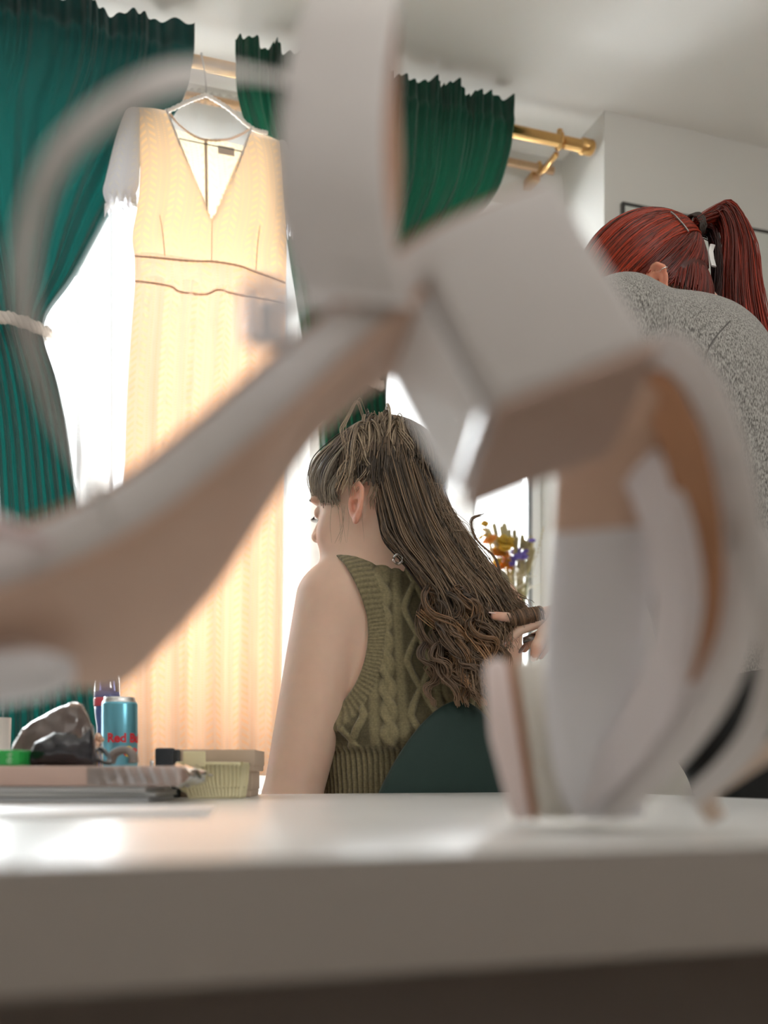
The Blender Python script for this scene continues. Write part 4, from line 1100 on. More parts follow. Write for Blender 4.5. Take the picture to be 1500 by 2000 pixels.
def inpoly(x, y, poly):
    ins = np.zeros(x.shape, bool); n = len(poly)
    for i in range(n):
        (x0, y0), (x1, y1) = poly[i], poly[(i + 1) % n]
        c = ((y0 > y) != (y1 > y)) & (x < (x1 - x0) * (y - y0) / (y1 - y0 + 1e-9) + x0); ins ^= c
    return ins
def panel(r0, r1, nrow, ncol, depth, fold, swell=0.0, seed=1):
    """closed tube of cloth between two of the rows; front first, then back"""
    rr = np.random.default_rng(seed)
    t = np.linspace(r0, r1, nrow); i = np.minimum(np.floor(t).astype(int), len(rows) - 2); f = (t - i)[:, None]
    a = catmull(RL[r0:r1 + 1], nrow) if r1 - r0 > 1 else RL[i] * (1 - f) + RL[i + 1] * f
    b = catmull(RR[r0:r1 + 1], nrow) if r1 - r0 > 1 else RR[i] * (1 - f) + RR[i + 1] * f
    th = np.linspace(0, 2 * PI, ncol, endpoint=False)
    c = np.cos(th); s = np.sin(th)
    cu = -np.sign(c) * np.abs(c) ** .75 * .5 + .5
    sn = np.sign(s) * np.abs(s) ** .6
    k = np.linspace(0, 1, nrow)[:, None]
    U = a[:, 0:1] * (1 - cu) + b[:, 0:1] * cu; Z = a[:, 1:2] * (1 - cu) + b[:, 1:2] * cu
    fo = fold * (.3 + .7 * k) * (np.sin(cu * 2 * PI * 4.5 + np.sign(s) * 1.1 + .6 * np.sin(k * 3)) + .5 * np.sin(cu * 2 * PI * 9.3 + 2 + np.sign(s)))
    Nn = ND - sn[None] * (depth + swell * np.sin(PI * k)) + fo * np.abs(sn)
    V = RM(U, Nn, Z)
    uv = np.stack([cu[None] * (b[:, 0:1] - a[:, 0:1]) + np.sign(s) * .011, Z], -1)
    return V.reshape(-1, 3), uv.reshape(-1, 2), np.tile(s > 0, nrow)
def cut(V, Fc, front, pf, pb):
    C = V[Fc].mean(1); x, y = proj(C); fr = front[Fc].mean(1) > .5
    kill = np.zeros(len(Fc), bool)
    if pf: kill |= fr & inpoly(x, y, pf)
    if pb: kill |= (~fr) & inpoly(x, y, pb)
    return Fc[~kill]
VN = [(326, 100), (326, 213), (414, 430), (490, 252), (490, 100)]
BN = [(326, 100), (326, 213), (352, 246), (392, 270), (440, 272), (470, 262), (490, 250), (490, 100)]
V, uv, fr = panel(0, 5, 300, 420, .030, .002, .012)
Fc = cut(V, grid_faces(300, 420, True), fr, VN, BN)
ff = fr[Fc].mean(1) > .5
for nm, mk, mt_ in (('bodice_front', ff, M_front), ('bodice_back', ~ff, M_back)):
    ids, inv = np.unique(Fc[mk], return_inverse=True); obj(nm, V[ids], inv.reshape(-1, 4), mt_, dr, uv=uv[ids])
V, uv, fr = panel(5, 6, 16, 300, .034, .001); obj('waistband', V, grid_faces(16, 300, True), M_lace, dr, uv=uv * np.array([.6, 1]))
V, uv, fr = panel(6, 12, 160, 420, .036, .012, .012, 4); obj('skirt', V, grid_faces(160, 420, True), M_lace, dr, uv=uv)
def onfront(px, py, dn=.036): u_, z_ = E(px, py, ND - dn); return RM(u_, ND - dn, z_)
def edge_trim(pts, dn, r, scal, name, mt):
    p = catmull(np.array([onfront(x, y, dn) for x, y in pts]), 160)
    w = scal * np.abs(np.sin(np.linspace(0, PI * 30, 160)))
    obj(name, *tube(p, r + w, 6), mt, dr)
edge_trim([(324, 212), (345, 265), (371, 330), (395, 385), (414, 430), (438, 385), (462, 330), (482, 275), (491, 250)], .036, .0013, .0016, 'neck_trim', M_lace2)
edge_trim([(326, 214), (352, 246), (392, 271), (440, 273), (470, 263), (490, 250)], -.028, .0016, .001, 'back_neck_trim', M_seam)
wl = [(262, 500), (300, 503), (330, 506), (380, 510), (420, 511), (470, 520), (500, 532), (557, 553)]
edge_trim(wl, .040, .0016, .0008, 'waist_seam', M_seam)
wl2 = [(263, 549), (300, 553), (335, 560), (352, 570), (400, 575), (425, 566), (450, 572), (500, 582), (556, 594)]
edge_trim(wl2, .040, .0016, .0008, 'waist_seam', M_seam)
edge_trim([(414, 432), (414, 470), (413, 508)], .043, .0008, 0, 'centre_seam', M_seam)
for pts in ([(312, 420), (318, 455), (322, 500)], [(508, 440), (503, 480), (500, 528)]):
    edge_trim(pts, .042, .0010, 0, 'dart', M_seam)
zp = np.array([RM(*[q if k == 0 else q for k, q in enumerate((E(x, y, ND + .02)[0], ND + .022, E(x, y, ND + .02)[1]))]) for x, y in ((402, 274), (403, 330), (404, 420), (404, 505))])
obj('zip', *loft(zp, np.array([CA, SA, 0]) * .0035, np.array([-SA, CA, 0]) * .001, 8, 3), mat('zip_tape', (.55, .42, .32), .7), dr)
u_, z_ = E(441, 298, ND + .02); V, Fc = rbox(u_ - .018, u_ + .018, ND + .013, ND + .0145, z_ - .009, z_ + .009, .0005)
obj('care_tag', V, Fc, mat('tag_cloth', (.62, .52, .44), .8), dr)
# sleeves
def sleeve(pts, name):
    n_ = 60; q = catmull(np.array(pts, float), n_); V = []; uvs = []
    th = np.linspace(0, 2 * PI, 80, endpoint=False)
    for i, (xl, yl, xr, yr) in enumerate(q):
        a = np.array(E(xl, yl, ND)); b = np.array(E(xr, yr, ND)); k = i / (n_ - 1)
        cu = -np.cos(th) * .5 + .5; fo = .0035 * np.sin(th * 11) * np.clip((k - .6) * 4, 0, 1) + .0045 * np.sin(th * 17) * np.clip((k - .86) * 8, 0, 1)
        U = a[0] * (1 - cu) + b[0] * cu; Z = a[1] * (1 - cu) + b[1] * cu + 2 * fo
        dp = .012 + .026 * math.sin(PI * min(1, k * 1.05 + .05)) ** .7 + .006
        V.append(RM(U, ND - np.sin(th) * (dp + fo), Z)); uvs.append(np.stack([cu * .07, Z], -1))
    V = np.concatenate(V); obj(name, V, grid_faces(n_, 80, True), M_lace2, dr, uv=np.concatenate(uvs))
sleeve([(242, 222, 276, 222), (230, 255, 274, 258), (218, 300, 273, 310), (206, 350, 272, 355), (201, 372, 270, 368), (206, 388, 264, 384), (212, 398, 258, 394), (204, 412, 268, 392)], 'sleeve')
sleeve([(540, 282, 562, 292), (544, 320, 572, 330), (548, 370, 582, 380), (552, 420, 590, 428), (555, 440, 588, 446), (556, 452, 586, 455)], 'sleeve')

# hanger
M_wire = mat('hanger_wire', (.45, .44, .43), .3, metal=.8); M_sat = mat('satin_ribbon', (.82, .78, .74), .35)
uh, zh = E(403, 185, ND)
hg = thing('clothes_hanger', 'wire clothes hanger wrapped in white ribbon, hooked over the brass rod', 'hanger', RM(uh, ND, zh), A18)
a = np.linspace(PI * 1.15, -.1 * PI, 22)
hook = [RM(uh, ND, zh - .002), RM(uh, ND + .005, zh + .02), RM(uh, ND + .045, ZR - .035)]
arc = RM(uh, NR - .0185 * np.cos(np.linspace(0, PI * 1.05, 20)), ZR + .0185 * np.sin(np.linspace(0, PI * 1.05, 20)))
obj('hook', *tube(catmull(np.concatenate([np.array(hook), arc]), 60), .0018, 8), M_wire, hg)
for e, nm in (((325, 218), 'arm'), ((492, 250), 'arm')):
    pts = [RM(uh, ND, zh), RM(*((E(403 + (e[0] - 403) * .45, 185 + (e[1] - 185) * .38, ND)[0], ND, E(403 + (e[0] - 403) * .45, 185 + (e[1] - 185) * .38, ND)[1]))), RM(E(*e, ND)[0], ND, E(*e, ND)[1])]
    pts.append(RM(E(e[0] + (e[0] - 403) * .35, e[1] + 10, ND)[0], ND, E(e[0] + (e[0] - 403) * .35, e[1] + 10, ND)[1]))
    p = catmull(np.array(pts), 60); obj('arm', *tube(p, .0042 + .0008 * np.sin(np.arange(60) * 1.6), 10), M_sat, hg)
p = [RM(E(x, y, ND)[0], ND + .0, E(x, y, ND)[1]) for x, y in ((342, 269), (395, 280), (478, 297))]
obj('cross_bar', *tube(catmull(np.array(p), 12), .0012, 6), M_black, hg)
# ================================================================== pair of white block-heel sandals on the near edge of the table
def satin(name, c, rough=.38, sheen=.2, var=.03, trans=0.0): return mat(name, c, rough, var=var, scale=25, sheen=sheen, bump=.06, bump_scale=900, trans=trans)
M_satin = satin('white_satin', (.66, .62, .61)); M_out = mat('tan_outsole', (.60, .40, .30), .34, var=.08, scale=30, coat=.25)
M_tan = mat('tan_lining', (.42, .20, .10), .45, var=.1, scale=40); M_tread = mat('heel_tread', (.47, .33, .27), .45, var=.06)
M_metal = mat('buckle_metal', (.75, .74, .76), .22, metal=.9)
s1 = thing('sandal', 'white block-heel sandal raised up in front, its tan sole sloping down to the left', 'sandal', P(860, 900, .45) * np.array([1, 1, 0]) + np.array([0, 0, .80]), 0, 'pair of white sandals')
W1 = np.array([-.011, .047, -.030])
def prism(q, D, Wv, bev=.003):
    a = np.array([P(x, y, D) for x, y in q]); b = a + Wv; n = len(q)
    bm = bmesh.new(); va = [bm.verts.new(v) for v in a]; vb = [bm.verts.new(v) for v in b]
    bm.faces.new(va); bm.faces.new(vb[::-1])
    for i in range(n): bm.faces.new((va[i], vb[i], vb[(i + 1) % n], va[(i + 1) % n]))
    bmesh.ops.recalc_face_normals(bm, faces=list(bm.faces))
    if bev: bmesh.ops.bevel(bm, geom=list(bm.edges), offset=bev, segments=4, profile=.5, affect='EDGES')
    return bm_out(bm)
# block heel and its tread
obj('heel', *prism([(810, 470), (1084, 338), (1280, 660), (966, 786)], .43, W1, .0045), M_satin, s1)
obj('heel_tread', *prism([(966, 790), (1280, 664), (1290, 685), (976, 809)], .43, W1 * 1.0, .0012), M_tread, s1)
br = np.array([P(806, 500, .43), P(870, 626, .43), P(956, 786, .43)]) + np.array([-.0012, -.0006, -.0004]); M_br = mat('breast_highlight_white', (.95, .94, .96), .12, var=.02, coat=.6)
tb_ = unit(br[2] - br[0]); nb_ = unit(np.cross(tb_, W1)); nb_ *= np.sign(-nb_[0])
obj('breast_highlight', *loft(br + W1 * .5 + nb_ * .0006, W1 * .44, nb_ * .0008, 16, 4, True, 20), M_br, s1)  # added bright plate, paints the reflected highlight on the heel's front face
# platform: white edge, tan outsole beneath
cl = [(-420, 1140), (-250, 1138), (-100, 1122), (0, 1095), (100, 1062), (200, 1018), (300, 950), (400, 864), (500, 778), (600, 690), (700, 604), (800, 514), (880, 456), (980, 400), (1076, 352)]
Dm = .43
cp = np.array([P(x, y, Dm) for x, y in cl])
tg = np.gradient(cp, axis=0); tg /= np.linalg.norm(tg, axis=1)[:, None]
upn = np.cross(np.cross(tg, np.array([0, -1.0, 0])), tg); nrm1 = np.cross(np.array([0, 1.0, 0]), tg); nrm1 *= np.sign(nrm1[:, 2:3]); nrm1 /= np.linalg.norm(nrm1, axis=1)[:, None]
hw = np.interp(np.arange(len(cl)), [0, 2, 5, 9, 12, 14], [.55, 1.05, 1.12, .9, 1.0, .95])[:, None]
th = np.interp(np.arange(len(cl)), [0, 3, 8, 11, 14], [.011, .0125, .0115, .0095, .0035])[:, None]
WS = np.stack([np.full(len(cl), -.011), np.full(len(cl), .047), np.array([-.03, -.03, -.03, -.030, -.042, -.050, -.047, -.042, -.028, -.016, -.014, -.020, -.03, -.03, -.03])], 1); Wv = WS * .5 * hw
obj('platform', *loft(cp + Wv / hw, Wv, nrm1 * th, 24, 5, True, 90), M_satin, s1)
no = 12
obj('outsole', *loft(cp[:no] + (Wv / hw)[:no] - nrm1[:no] * (th[:no] + .0016), Wv[:no] * 1.0, nrm1[:no] * .0022, 20, 6, True, 80), M_out, s1)
obj('insole', *loft(cp[1:] + (Wv / hw)[1:] + nrm1[1:] * (th[1:] + .001), Wv[1:] * .9, nrm1[1:] * .001, 16, 4, True, 80), M_tan, s1)
# tall cuff strap that loops over the instep
cuff = [(700, 590, .427), (664, 480, .42), (648, 330, .415), (655, 170, .418), (680, 40, .428), (702, -20, .45), (718, 40, .475), (730, 170, .487), (735, 330, .486), (720, 520, .478)]
cc_ = np.array([P(*x) for x in cuff]); hwc = np.interp(np.arange(10), [0, 1, 3, 5, 7, 9], [.0235, .0235, .0215, .0185, .012, .012])
W_c = np.array([1.0, .10, -.05])[None] * hwc[:, None]
tc_ = np.gradient(cc_, axis=0); tc_ /= np.linalg.norm(tc_, axis=1)[:, None]; T_c = np.cross(tc_, W_c); T_c /= np.linalg.norm(T_c, axis=1)[:, None]
obj('cuff_strap', *loft(cc_, W_c, T_c * .0016, 20, 4, True, 80), M_satin, s1)
obj('strap_lining', *loft(cc_ + T_c * .0022, W_c * .94, T_c * .0006, 16, 4, True, 80), M_tan, s1)
# thin strap that swings round to the toe
lp = [(690, 260, .450), (620, 195, .442), (540, 155, .410), (440, 138, .355), (330, 155, .33), (205, 220, .325), (108, 315, .325), (58, 440, .33), (45, 580, .335), (76, 735, .345), (130, 860, .365), (225, 1030, .42)]
lc_ = np.array([P(*x) for x in lp]); tl = np.gradient(lc_, axis=0); tl /= np.linalg.norm(tl, axis=1)[:, None]
sd_ = np.cross(tl, np.array([0, 1.0, 0])); sd_ /= np.linalg.norm(sd_, axis=1)[:, None]
hwl = np.interp(np.arange(12), [0, 1, 3, 6, 8, 10, 11], [.0080, .0075, .0058, .0042, .0034, .0022, .0020])[:, None]
obj('ankle_strap', *loft(lc_, sd_ * hwl, np.array([0, 1.0, 0]) * .0012 + tl * 0, 16, 3.5, True, 120), M_satin, s1)
# buckle
bc = P(520, 612, .40)
m = MB(); a = np.linspace(0, 2 * PI, 33)
ring = bc + np.stack([.0085 * np.sign(np.cos(a)) * np.abs(np.cos(a)) ** .5, 0 * a, .0125 * np.sign(np.sin(a)) * np.abs(np.sin(a)) ** .5], -1)
m.add(*tube(ring, .0022, 8, False)); m.add(*box(bc + np.array([0, .001, -.002]), (.011, .003, .020), .001))
bk = m.build('buckle', mat('pearl_buckle', (.74, .72, .76), .3, metal=.2), s1)
obj('buckle_strap', *loft([P(512, 602, .405), P(580, 598, .41), (P(650, 596, .415))], np.array([0, 0, .0024]), np.array([0, .0012, 0]), 12, 3), M_satin, s1)
# white roll under the toe, drawn in place of window glare on the sole
tp_ = np.array([P(*x) for x in ((-260, 1330, .45), (-120, 1332, .45), (-20, 1326, .448), (70, 1318, .446), (130, 1312, .444))])
obj('toe_band', *loft(tp_, np.array([0, .012, 0]), np.array([.002, 0, 1.0]) * np.array([.012, .0125, .0122, .011, .007])[:, None], 24, 2.6, True, 50), satin('toe_glare_white', (.72, .70, .72)), s1)
m = [P(-330, 1010, .39), P(-200, 1008, .39), P(-80, 1014, .395), P(10, 1030, .405), (P(90, 1062, .42))]
obj('toe_band', *loft(m, np.array([0, .008, 0]), np.array([0, 0, 1.0]) * np.array([.007, .007, .006, .004, .002])[:, None], 16, 2.6, True, 40), satin('blush_satin', (.66, .50, .50)), s1)

# ---- second sandal: stands on its heel end with the toe up, sole towards the camera
s2 = thing('sandal', 'white block-heel sandal standing on its heel, tan sole tip up, straps looping to the right', 'sandal', P(1160, 1600, .60) * np.array([1, 1, 0]) + np.array([0, 0, TABLE]), 0, 'pair of white sandals')
W2 = np.array([.010, .050, .0])
obj('heel', *prism([(1006, 1290), (1165, 1285), (1185, 1600), (1052, 1602)], .60, np.array([.006, .052, .004]), .004), satin('heel_satin', (.80, .76, .69), trans=.15), s2)
obj('heel_tread', *prism([(990, 1289), (1005, 1290), (1052, 1603), (1038, 1603)], .60, np.array([.006, .052, .004]), .0012), M_tan, s2)
obj('tread_cap', *prism([(946, 1300), (962, 1285), (989, 1288), (1037, 1604), (1000, 1604), (956, 1440)], .598, np.array([.006, .052, .004]), .004), satin('cap_satin', (.92, .80, .77), trans=.3), s2)
sl = [(1190, 1596, .585, 70), (1172, 1540, .58, 82), (1160, 1430, .57, 92), (1162, 1300, .555, 100), (1172, 1160, .54, 104), (1184, 1030, .525, 106), (1192, 930, .512, 108), (1196, 850, .50, 104), (1200, 785, .492, 84), (1203, 735, .486, 45)]
c2 = np.array([P(x, y, d) for x, y, d, w_ in sl]); w2 = np.array([w_ * d / F for x, y, d, w_ in sl])
t2 = np.gradient(c2, axis=0); t2 /= np.linalg.norm(t2, axis=1)[:, None]
Wd = unit(np.array([1.0, -.18, .04])); N2 = np.cross(t2, Wd); N2 /= np.linalg.norm(N2, axis=1)[:, None]; N2 *= np.sign(-N2[:, 1:2])
obj('platform', *loft(c2 - N2 * .012, Wd * w2[:, None], N2 * .010, 24, 4, True, 70), M_satin, s2)
obj('arch_glare', *loft(c2[:7], Wd * w2[:7, None] * .97, N2[:7] * .003 + 0, 24, 2.4, True, 60), mat('arch_glare_white', (.93, .91, .94), .14, var=.03, coat=.4, trans=.3), s2)  # white patch stands in for window glare on the glossy tan sole
obj('outsole', *loft(c2[5:] + N2[5:] * .0005, Wd * w2[5:, None] * 1.0, N2[5:] * .003, 24, 3, True, 40), M_out, s2)
# straps: three bands looping out from the sole to the right
def band(pts, hwid, mt, nm, thick=.0013, tiltv=(.45, -.9, 0), lining=None):
    c = np.array([P(*x) for x in pts]); t = np.gradient(c, axis=0); t /= np.linalg.norm(t, axis=1)[:, None]
    nr = np.cross(t, np.array([0, 1.0, 0])); nr /= np.linalg.norm(nr, axis=1)[:, None]
    s_ = nr * tiltv[0] + np.array([0, 1.0, 0]) * tiltv[1]; s_ /= np.linalg.norm(s_, axis=1)[:, None]
    h = np.broadcast_to(np.asarray(hwid, float), (len(pts),))[:, None]; th_ = np.cross(s_, t); th_ /= np.linalg.norm(th_, axis=1)[:, None]
    obj(nm, *loft(c, s_ * h, th_ * thick, 18, 3.5, True, 90), mt, s2)
    if lining: obj('strap_lining', *loft(c + th_ * (thick + .0006) * lining, s_ * h * .93, th_ * .0005, 14, 3.5, True, 90), M_tan, s2)
outer = [(1230, 745, .49), (1290, 705, .485), (1345, 770, .485), (1395, 900, .49), (1425, 1050, .50), (1425, 1200, .51), (1385, 1340, .525), (1310, 1455, .545), (1225, 1540, .57), (1170, 1585, .585)]
band(outer, [.014, .015, .017, .018, .018, .018, .017, .016, .015, .013], satin('strap_satin', (.80, .76, .75), trans=.3), 'vamp_strap', tiltv=(.62, -.78))
band([(1225, 765, .492), (1275, 760, .488), (1325, 845, .487), (1362, 980, .49), (1378, 1110, .50), (1372, 1230, .51), (1345, 1330, .522)], [.008, .010, .0105, .010, .009, .0075, .004], M_tan, 'strap_lining', tiltv=(.85, -.5))
inner = [(1245, 900, .505), (1280, 960, .50), (1312, 1060, .50), (1325, 1180, .51), (1305, 1300, .525), (1250, 1420, .545), (1180, 1510, .57), (1130, 1560, .585)]
band(inner, [.012, .013, .013, .0135, .0135, .014, .013, .011], satin('inner_satin', (.90, .85, .86), trans=.45), 'vamp_strap', tiltv=(.75, -.65))
ank = [(1400, 1080, .50), (1435, 1010, .50), (1475, 1060, .495), (1505, 1180, .495), (1512, 1310, .505), (1480, 1420, .52), (1420, 1500, .54), (1350, 1560, .56)]
band(ank, [.0065, .0075, .008, .008, .008, .0075, .007, .006], M_satin, 'ankle_strap', tiltv=(.9, -.4))
tail = [(1560, 1440, .53), (1480, 1480, .545), (1420, 1520, .56), (1380, 1560, .575), (1400, 1600, .585)]
band(tail, [.006] * 5, satin('strap_end', (.60, .46, .36)), 'strap_end', tiltv=(.8, -.6))
# ================================================================== flowers on the window sill
fu = UZ(1005, 1160, 2.385)[0]
vb = RM(fu, 2.385, WZ0)
vase = thing('vase', 'slim pale glass vase holding dried flowers on the window sill', 'vase', vb)
obj('vessel', *lathe([(.030, 0), (.034, .01), (.036, .12), (.030, .28), (.024, .36), (.030, .385), (.026, .383), (.021, .36), (.027, .28), (.032, .12), (.030, .015)], vb, 32), glass_mat('vase_glass', (.90, .92, .88), .12), vase)
bq = thing('dried_bouquet', 'dried yellow, orange and violet flowers with wheat ears in the vase on the sill', 'flowers', vb + np.array([0, 0, .06]))
neck = vb + np.array([0, 0, .385])
M_stem = mat('dry_stem', (.50, .42, .22), .8, var=.3); M_yel = mat('yellow_petal', (.95, .62, .08), .7, var=.25, scale=200, trans=.5)
M_ora = mat('orange_petal', (.90, .38, .05), .7, var=.25, scale=200, trans=.5); M_vio = mat('violet_petal', (.24, .18, .66), .7, var=.25, scale=200, trans=.25)
M_wheat = mat('wheat_ear', (.52, .45, .24), .8, var=.25, scale=150, trans=.25); M_leafd = mat('dry_leaf', (.30, .30, .17), .8, var=.3, scale=80, trans=.2)
M_straw = mat('white_straw', (.82, .78, .66), .8)
def bp_(x, y, dn): u_, z_ = UZ(x, y, 2.385 + dn); return RM(u_, 2.385 + dn, z_)
def pet_head(c, r, n, m, nm):
    q = MB(); d0 = unit(np.array([rng.normal(0, .5), -.7, .8]))
    for ring, (k, tl) in enumerate(((1, .15), (.75, .6), (.45, 1.1))):
        for i in range(n):
            a = 2 * PI * (i + .5 * ring) / n; e1 = unit(np.cross(d0, [1, .2, .1])); e2 = np.cross(d0, e1)
            rad = unit(e1 * math.cos(a) + e2 * math.sin(a) + d0 * tl); sd = np.cross(rad, d0); sd = unit(sd + 1e-6)
            pts = [c, c + rad * r * .5 * k, c + rad * r * k, c + rad * r * 1.15 * k]
            q.add(*loft(pts, sd[None] * np.array([.15, .35, .3, .05])[:, None] * r, np.cross(rad, sd)[None] * .06 * r, 8, 2))
    bm = bmesh.new(); bmesh.ops.create_uvsphere(bm, u_segments=10, v_segments=8, radius=r * .35); v, f = bm_out(bm); q.add(v + c + d0 * r * .2, f)
    return q.build(nm, m, bq)
stm = MB()
def stem(c): stm.add(*tube(catmull([vb + np.array([rng.normal(0, .006), rng.normal(0, .006), .06]), neck + np.array([rng.normal(0, .010), rng.normal(0, .008), -.02]), (neck + c) / 2 + np.array([rng.normal(0, .006), 0, 0]), c], 14), .0012, 5))
for x, y, r, m_ in ((957, 1055, .013, M_ora), (975, 1058, .014, M_yel), (988, 1062, .013, M_yel), (968, 1078, .012, M_ora), (982, 1082, .013, M_ora), (990, 1098, .012, M_ora), (986, 1072, .011, M_yel), (950, 1046, .007, M_yel), (944, 1022, .006, M_yel), (946, 1036, .006, M_yel), (972, 1096, .009, M_yel), (940, 1050, .006, M_yel)):
    for j in range(2):
        c = bp_(x + j * rng.normal(4, 10), y + j * rng.normal(2, 12), rng.uniform(-.04, .02)); pet_head(c, r * 1.35, 11, m_, 'flower'); stem(c)
for x, y, r in ((1008, 1078, .012), (1004, 1094, .011), (1024, 1067, .009), (1010, 1088, .010), (1026, 1078, .007), (1000, 1102, .008)):
    for j in range(2):
        c = bp_(x + j * rng.normal(4, 7), y + j * rng.normal(0, 9), rng.uniform(-.04, .02)); pet_head(c, r * 1.25, 14, M_vio, 'flower'); stem(c)
def ear_(x0, y0, x1, y1, m):
    a, b_ = bp_(x0, y0, rng.uniform(-.03, .03)), bp_(x1, y1, rng.uniform(-.03, .03)); q = MB(); d = unit(b_ - a); e1 = unit(np.cross(d, [0, 1, 0])); e2 = np.cross(d, e1)
    for k in range(10):
        for j in range(4):
            an = j * PI / 2 + (k % 2) * PI / 4; o = e1 * math.cos(an) + e2 * math.sin(an); c = a + (b_ - a) * k / 10
            q.add(*loft([c, c + o * .0045 + d * .005, c + o * .0055 + d * .011, c + o * .003 + d * .018], (e1 * math.sin(an) - e2 * math.cos(an))[None] * np.array([.001, .0026, .002, .0003])[:, None], o * .0012, 6, 2))
    q.build('wheat_ear', m, bq); stem(a)
for q in ((985, 1062, 980, 1032), (998, 1070, 994, 1040), (1006, 1066, 1005, 1042), (1018, 1072, 1020, 1052), (1030, 1090, 1036, 1056), (1020, 1100, 1030, 1072), (1012, 1110, 1018, 1088), (1032, 1110, 1040, 1080), (970, 1048, 966, 1030), (990, 1048, 986, 1028), (1024, 1088, 1026, 1060)):
    ear_(*q, M_wheat); ear_(q[0] + rng.uniform(-14, 16), q[1] + rng.uniform(0, 24), q[2] + rng.uniform(-14, 18), q[3] + rng.uniform(0, 24), M_wheat)
for x, y in ((1002, 1115), (1012, 1125), (1022, 1118), (1030, 1132), (996, 1128), (1018, 1100)):
    c = bp_(x, y, rng.uniform(-.02, .02)); q = MB(); q.add(*loft(catmull([neck + np.array([0, 0, .0]), (neck + c) / 2 + np.array([.004, 0, 0]), c, c + np.array([.004, 0, .02])], 12), np.array([.8, .5, 0])[None] * (.006 * np.sin(np.linspace(.1, PI - .05, 12)))[:, None], np.array([-.3, .5, .2]) * .001, 8, 2)); q.build('leaf', M_leafd, bq)
stw = MB()
for k in range(46):
    c = bp_(rng.uniform(995, 1035), rng.uniform(1105, 1150), rng.uniform(-.03, .02)); d = rng.normal(0, 1, 3) * .016
    stw.add(*tube(catmull([c - d, c + rng.normal(0, .004, 3), c + d], 8), .0006, 4))
o_ = stw.build('straw_tuft', M_straw, bq); o_['kind'] = 'stuff'
for k in range(9):
    c = bp_(1061 - k * 1.6 + (k % 2) * 1.5, 1030 + k * 7, 0); bm = bmesh.new(); bmesh.ops.create_icosphere(bm, subdivisions=1, radius=.0022); v, f = bm_out(bm); stm.add(v + c, f)
stm.add(*tube([neck, bp_(1040, 1120, 0), bp_(1061, 1030, 0)], .0006, 4))
stm.build('stems', M_stem, bq)['kind'] = 'stuff'

# ================================================================== things on the far end of the table
def put(px, D, z): return np.array([(px - 750) / F * D, D, z])
M_card = mat('brown_cardboard', (.56, .43, .32), .8, var=.06, scale=60); M_card2 = mat('brown_cardboard_side', (.40, .29, .20), .8, var=.06, scale=60)
def carton(px0, px1, D, z0, h, dep, rz, label, cat='box', nm='cardboard_box', m_=None, group=None):
    x0, x1 = (px0 - 750) / F * D, (px1 - 750) / F * D; w_ = x1 - x0
    r = thing(nm, label, cat, ((x0 + x1) / 2, D + dep / 2, z0), rz, group)
    c = np.array([(x0 + x1) / 2, D + dep / 2, z0 + h / 2])
    body = box(c - np.array([0, 0, .0015]), (w_ - .002, dep - .002, h - .003), .0015, rz); obj('tray', *body, m_ or M_card, r)
    m = MB(); m.add(*box(c + np.array([0, 0, h / 2 - .001]), (w_, dep, .002), .0008, rz))
    for sy in (-1, 1):
        R = np.array(Matrix.Rotation(rz, 3, 'Z')); m.add(*box(c + R @ np.array([0, sy * (dep / 2 - .0005), h * .5 - h * .36]), (w_, .0012, h * .72), .0004, rz))
    for sx in (-1, 1):
        m.add(*box(c + R @ np.array([sx * (w_ / 2 - .0005), 0, h * .5 - h * .36]), (.0012, dep, h * .72), .0004, rz))
    obj('lid', *m.build.__self__.get() if False else (np.concatenate(m.V), m.F), m_ or M_card, r); return r
zl = TABLE + .034
carton(308, 488, 1.315, TABLE, .0335, .115, math.radians(2), 'lower brown cardboard box standing on the table under another')
carton(309, 493, 1.305, zl, .0285, .150, math.radians(2), 'upper brown cardboard box lying on another box at the table edge')
# yellow plastic basket
M_yl = mat('cream_yellow_plastic', (.88, .80, .50), .4, var=.03, trans=.15)
bk = thing('basket', 'small cream yellow slatted plastic basket in front of the cardboard boxes', 'basket', put(408, 1.27, TABLE), 0)
Db, z0, z1 = 1.240, TABLE, TABLE + .043
xa, xb = (352 - 750) / F * Db, (474 - 750) / F * Db
def ring_(z, g, dep=.055):
    return np.array([[xa + .006 - g * .010, Db + .006 - g * .006, z], [xb - .004 + g * .003, Db + .006 - g * .006, z], [xb - .004 + g * .003, Db + dep + g * .004, z], [xa + .006 - g * .010, Db + dep + g * .004, z]])
m = MB()
bot, top = ring_(z0 + .002, -.4), ring_(z1, 1)
m.add(*box((bot[0] + bot[2]) / 2, (bot[1][0] - bot[0][0], bot[2][1] - bot[1][1], .003), .001)); obj('base', np.concatenate(m.V), m.F, M_yl, bk)
m = MB()
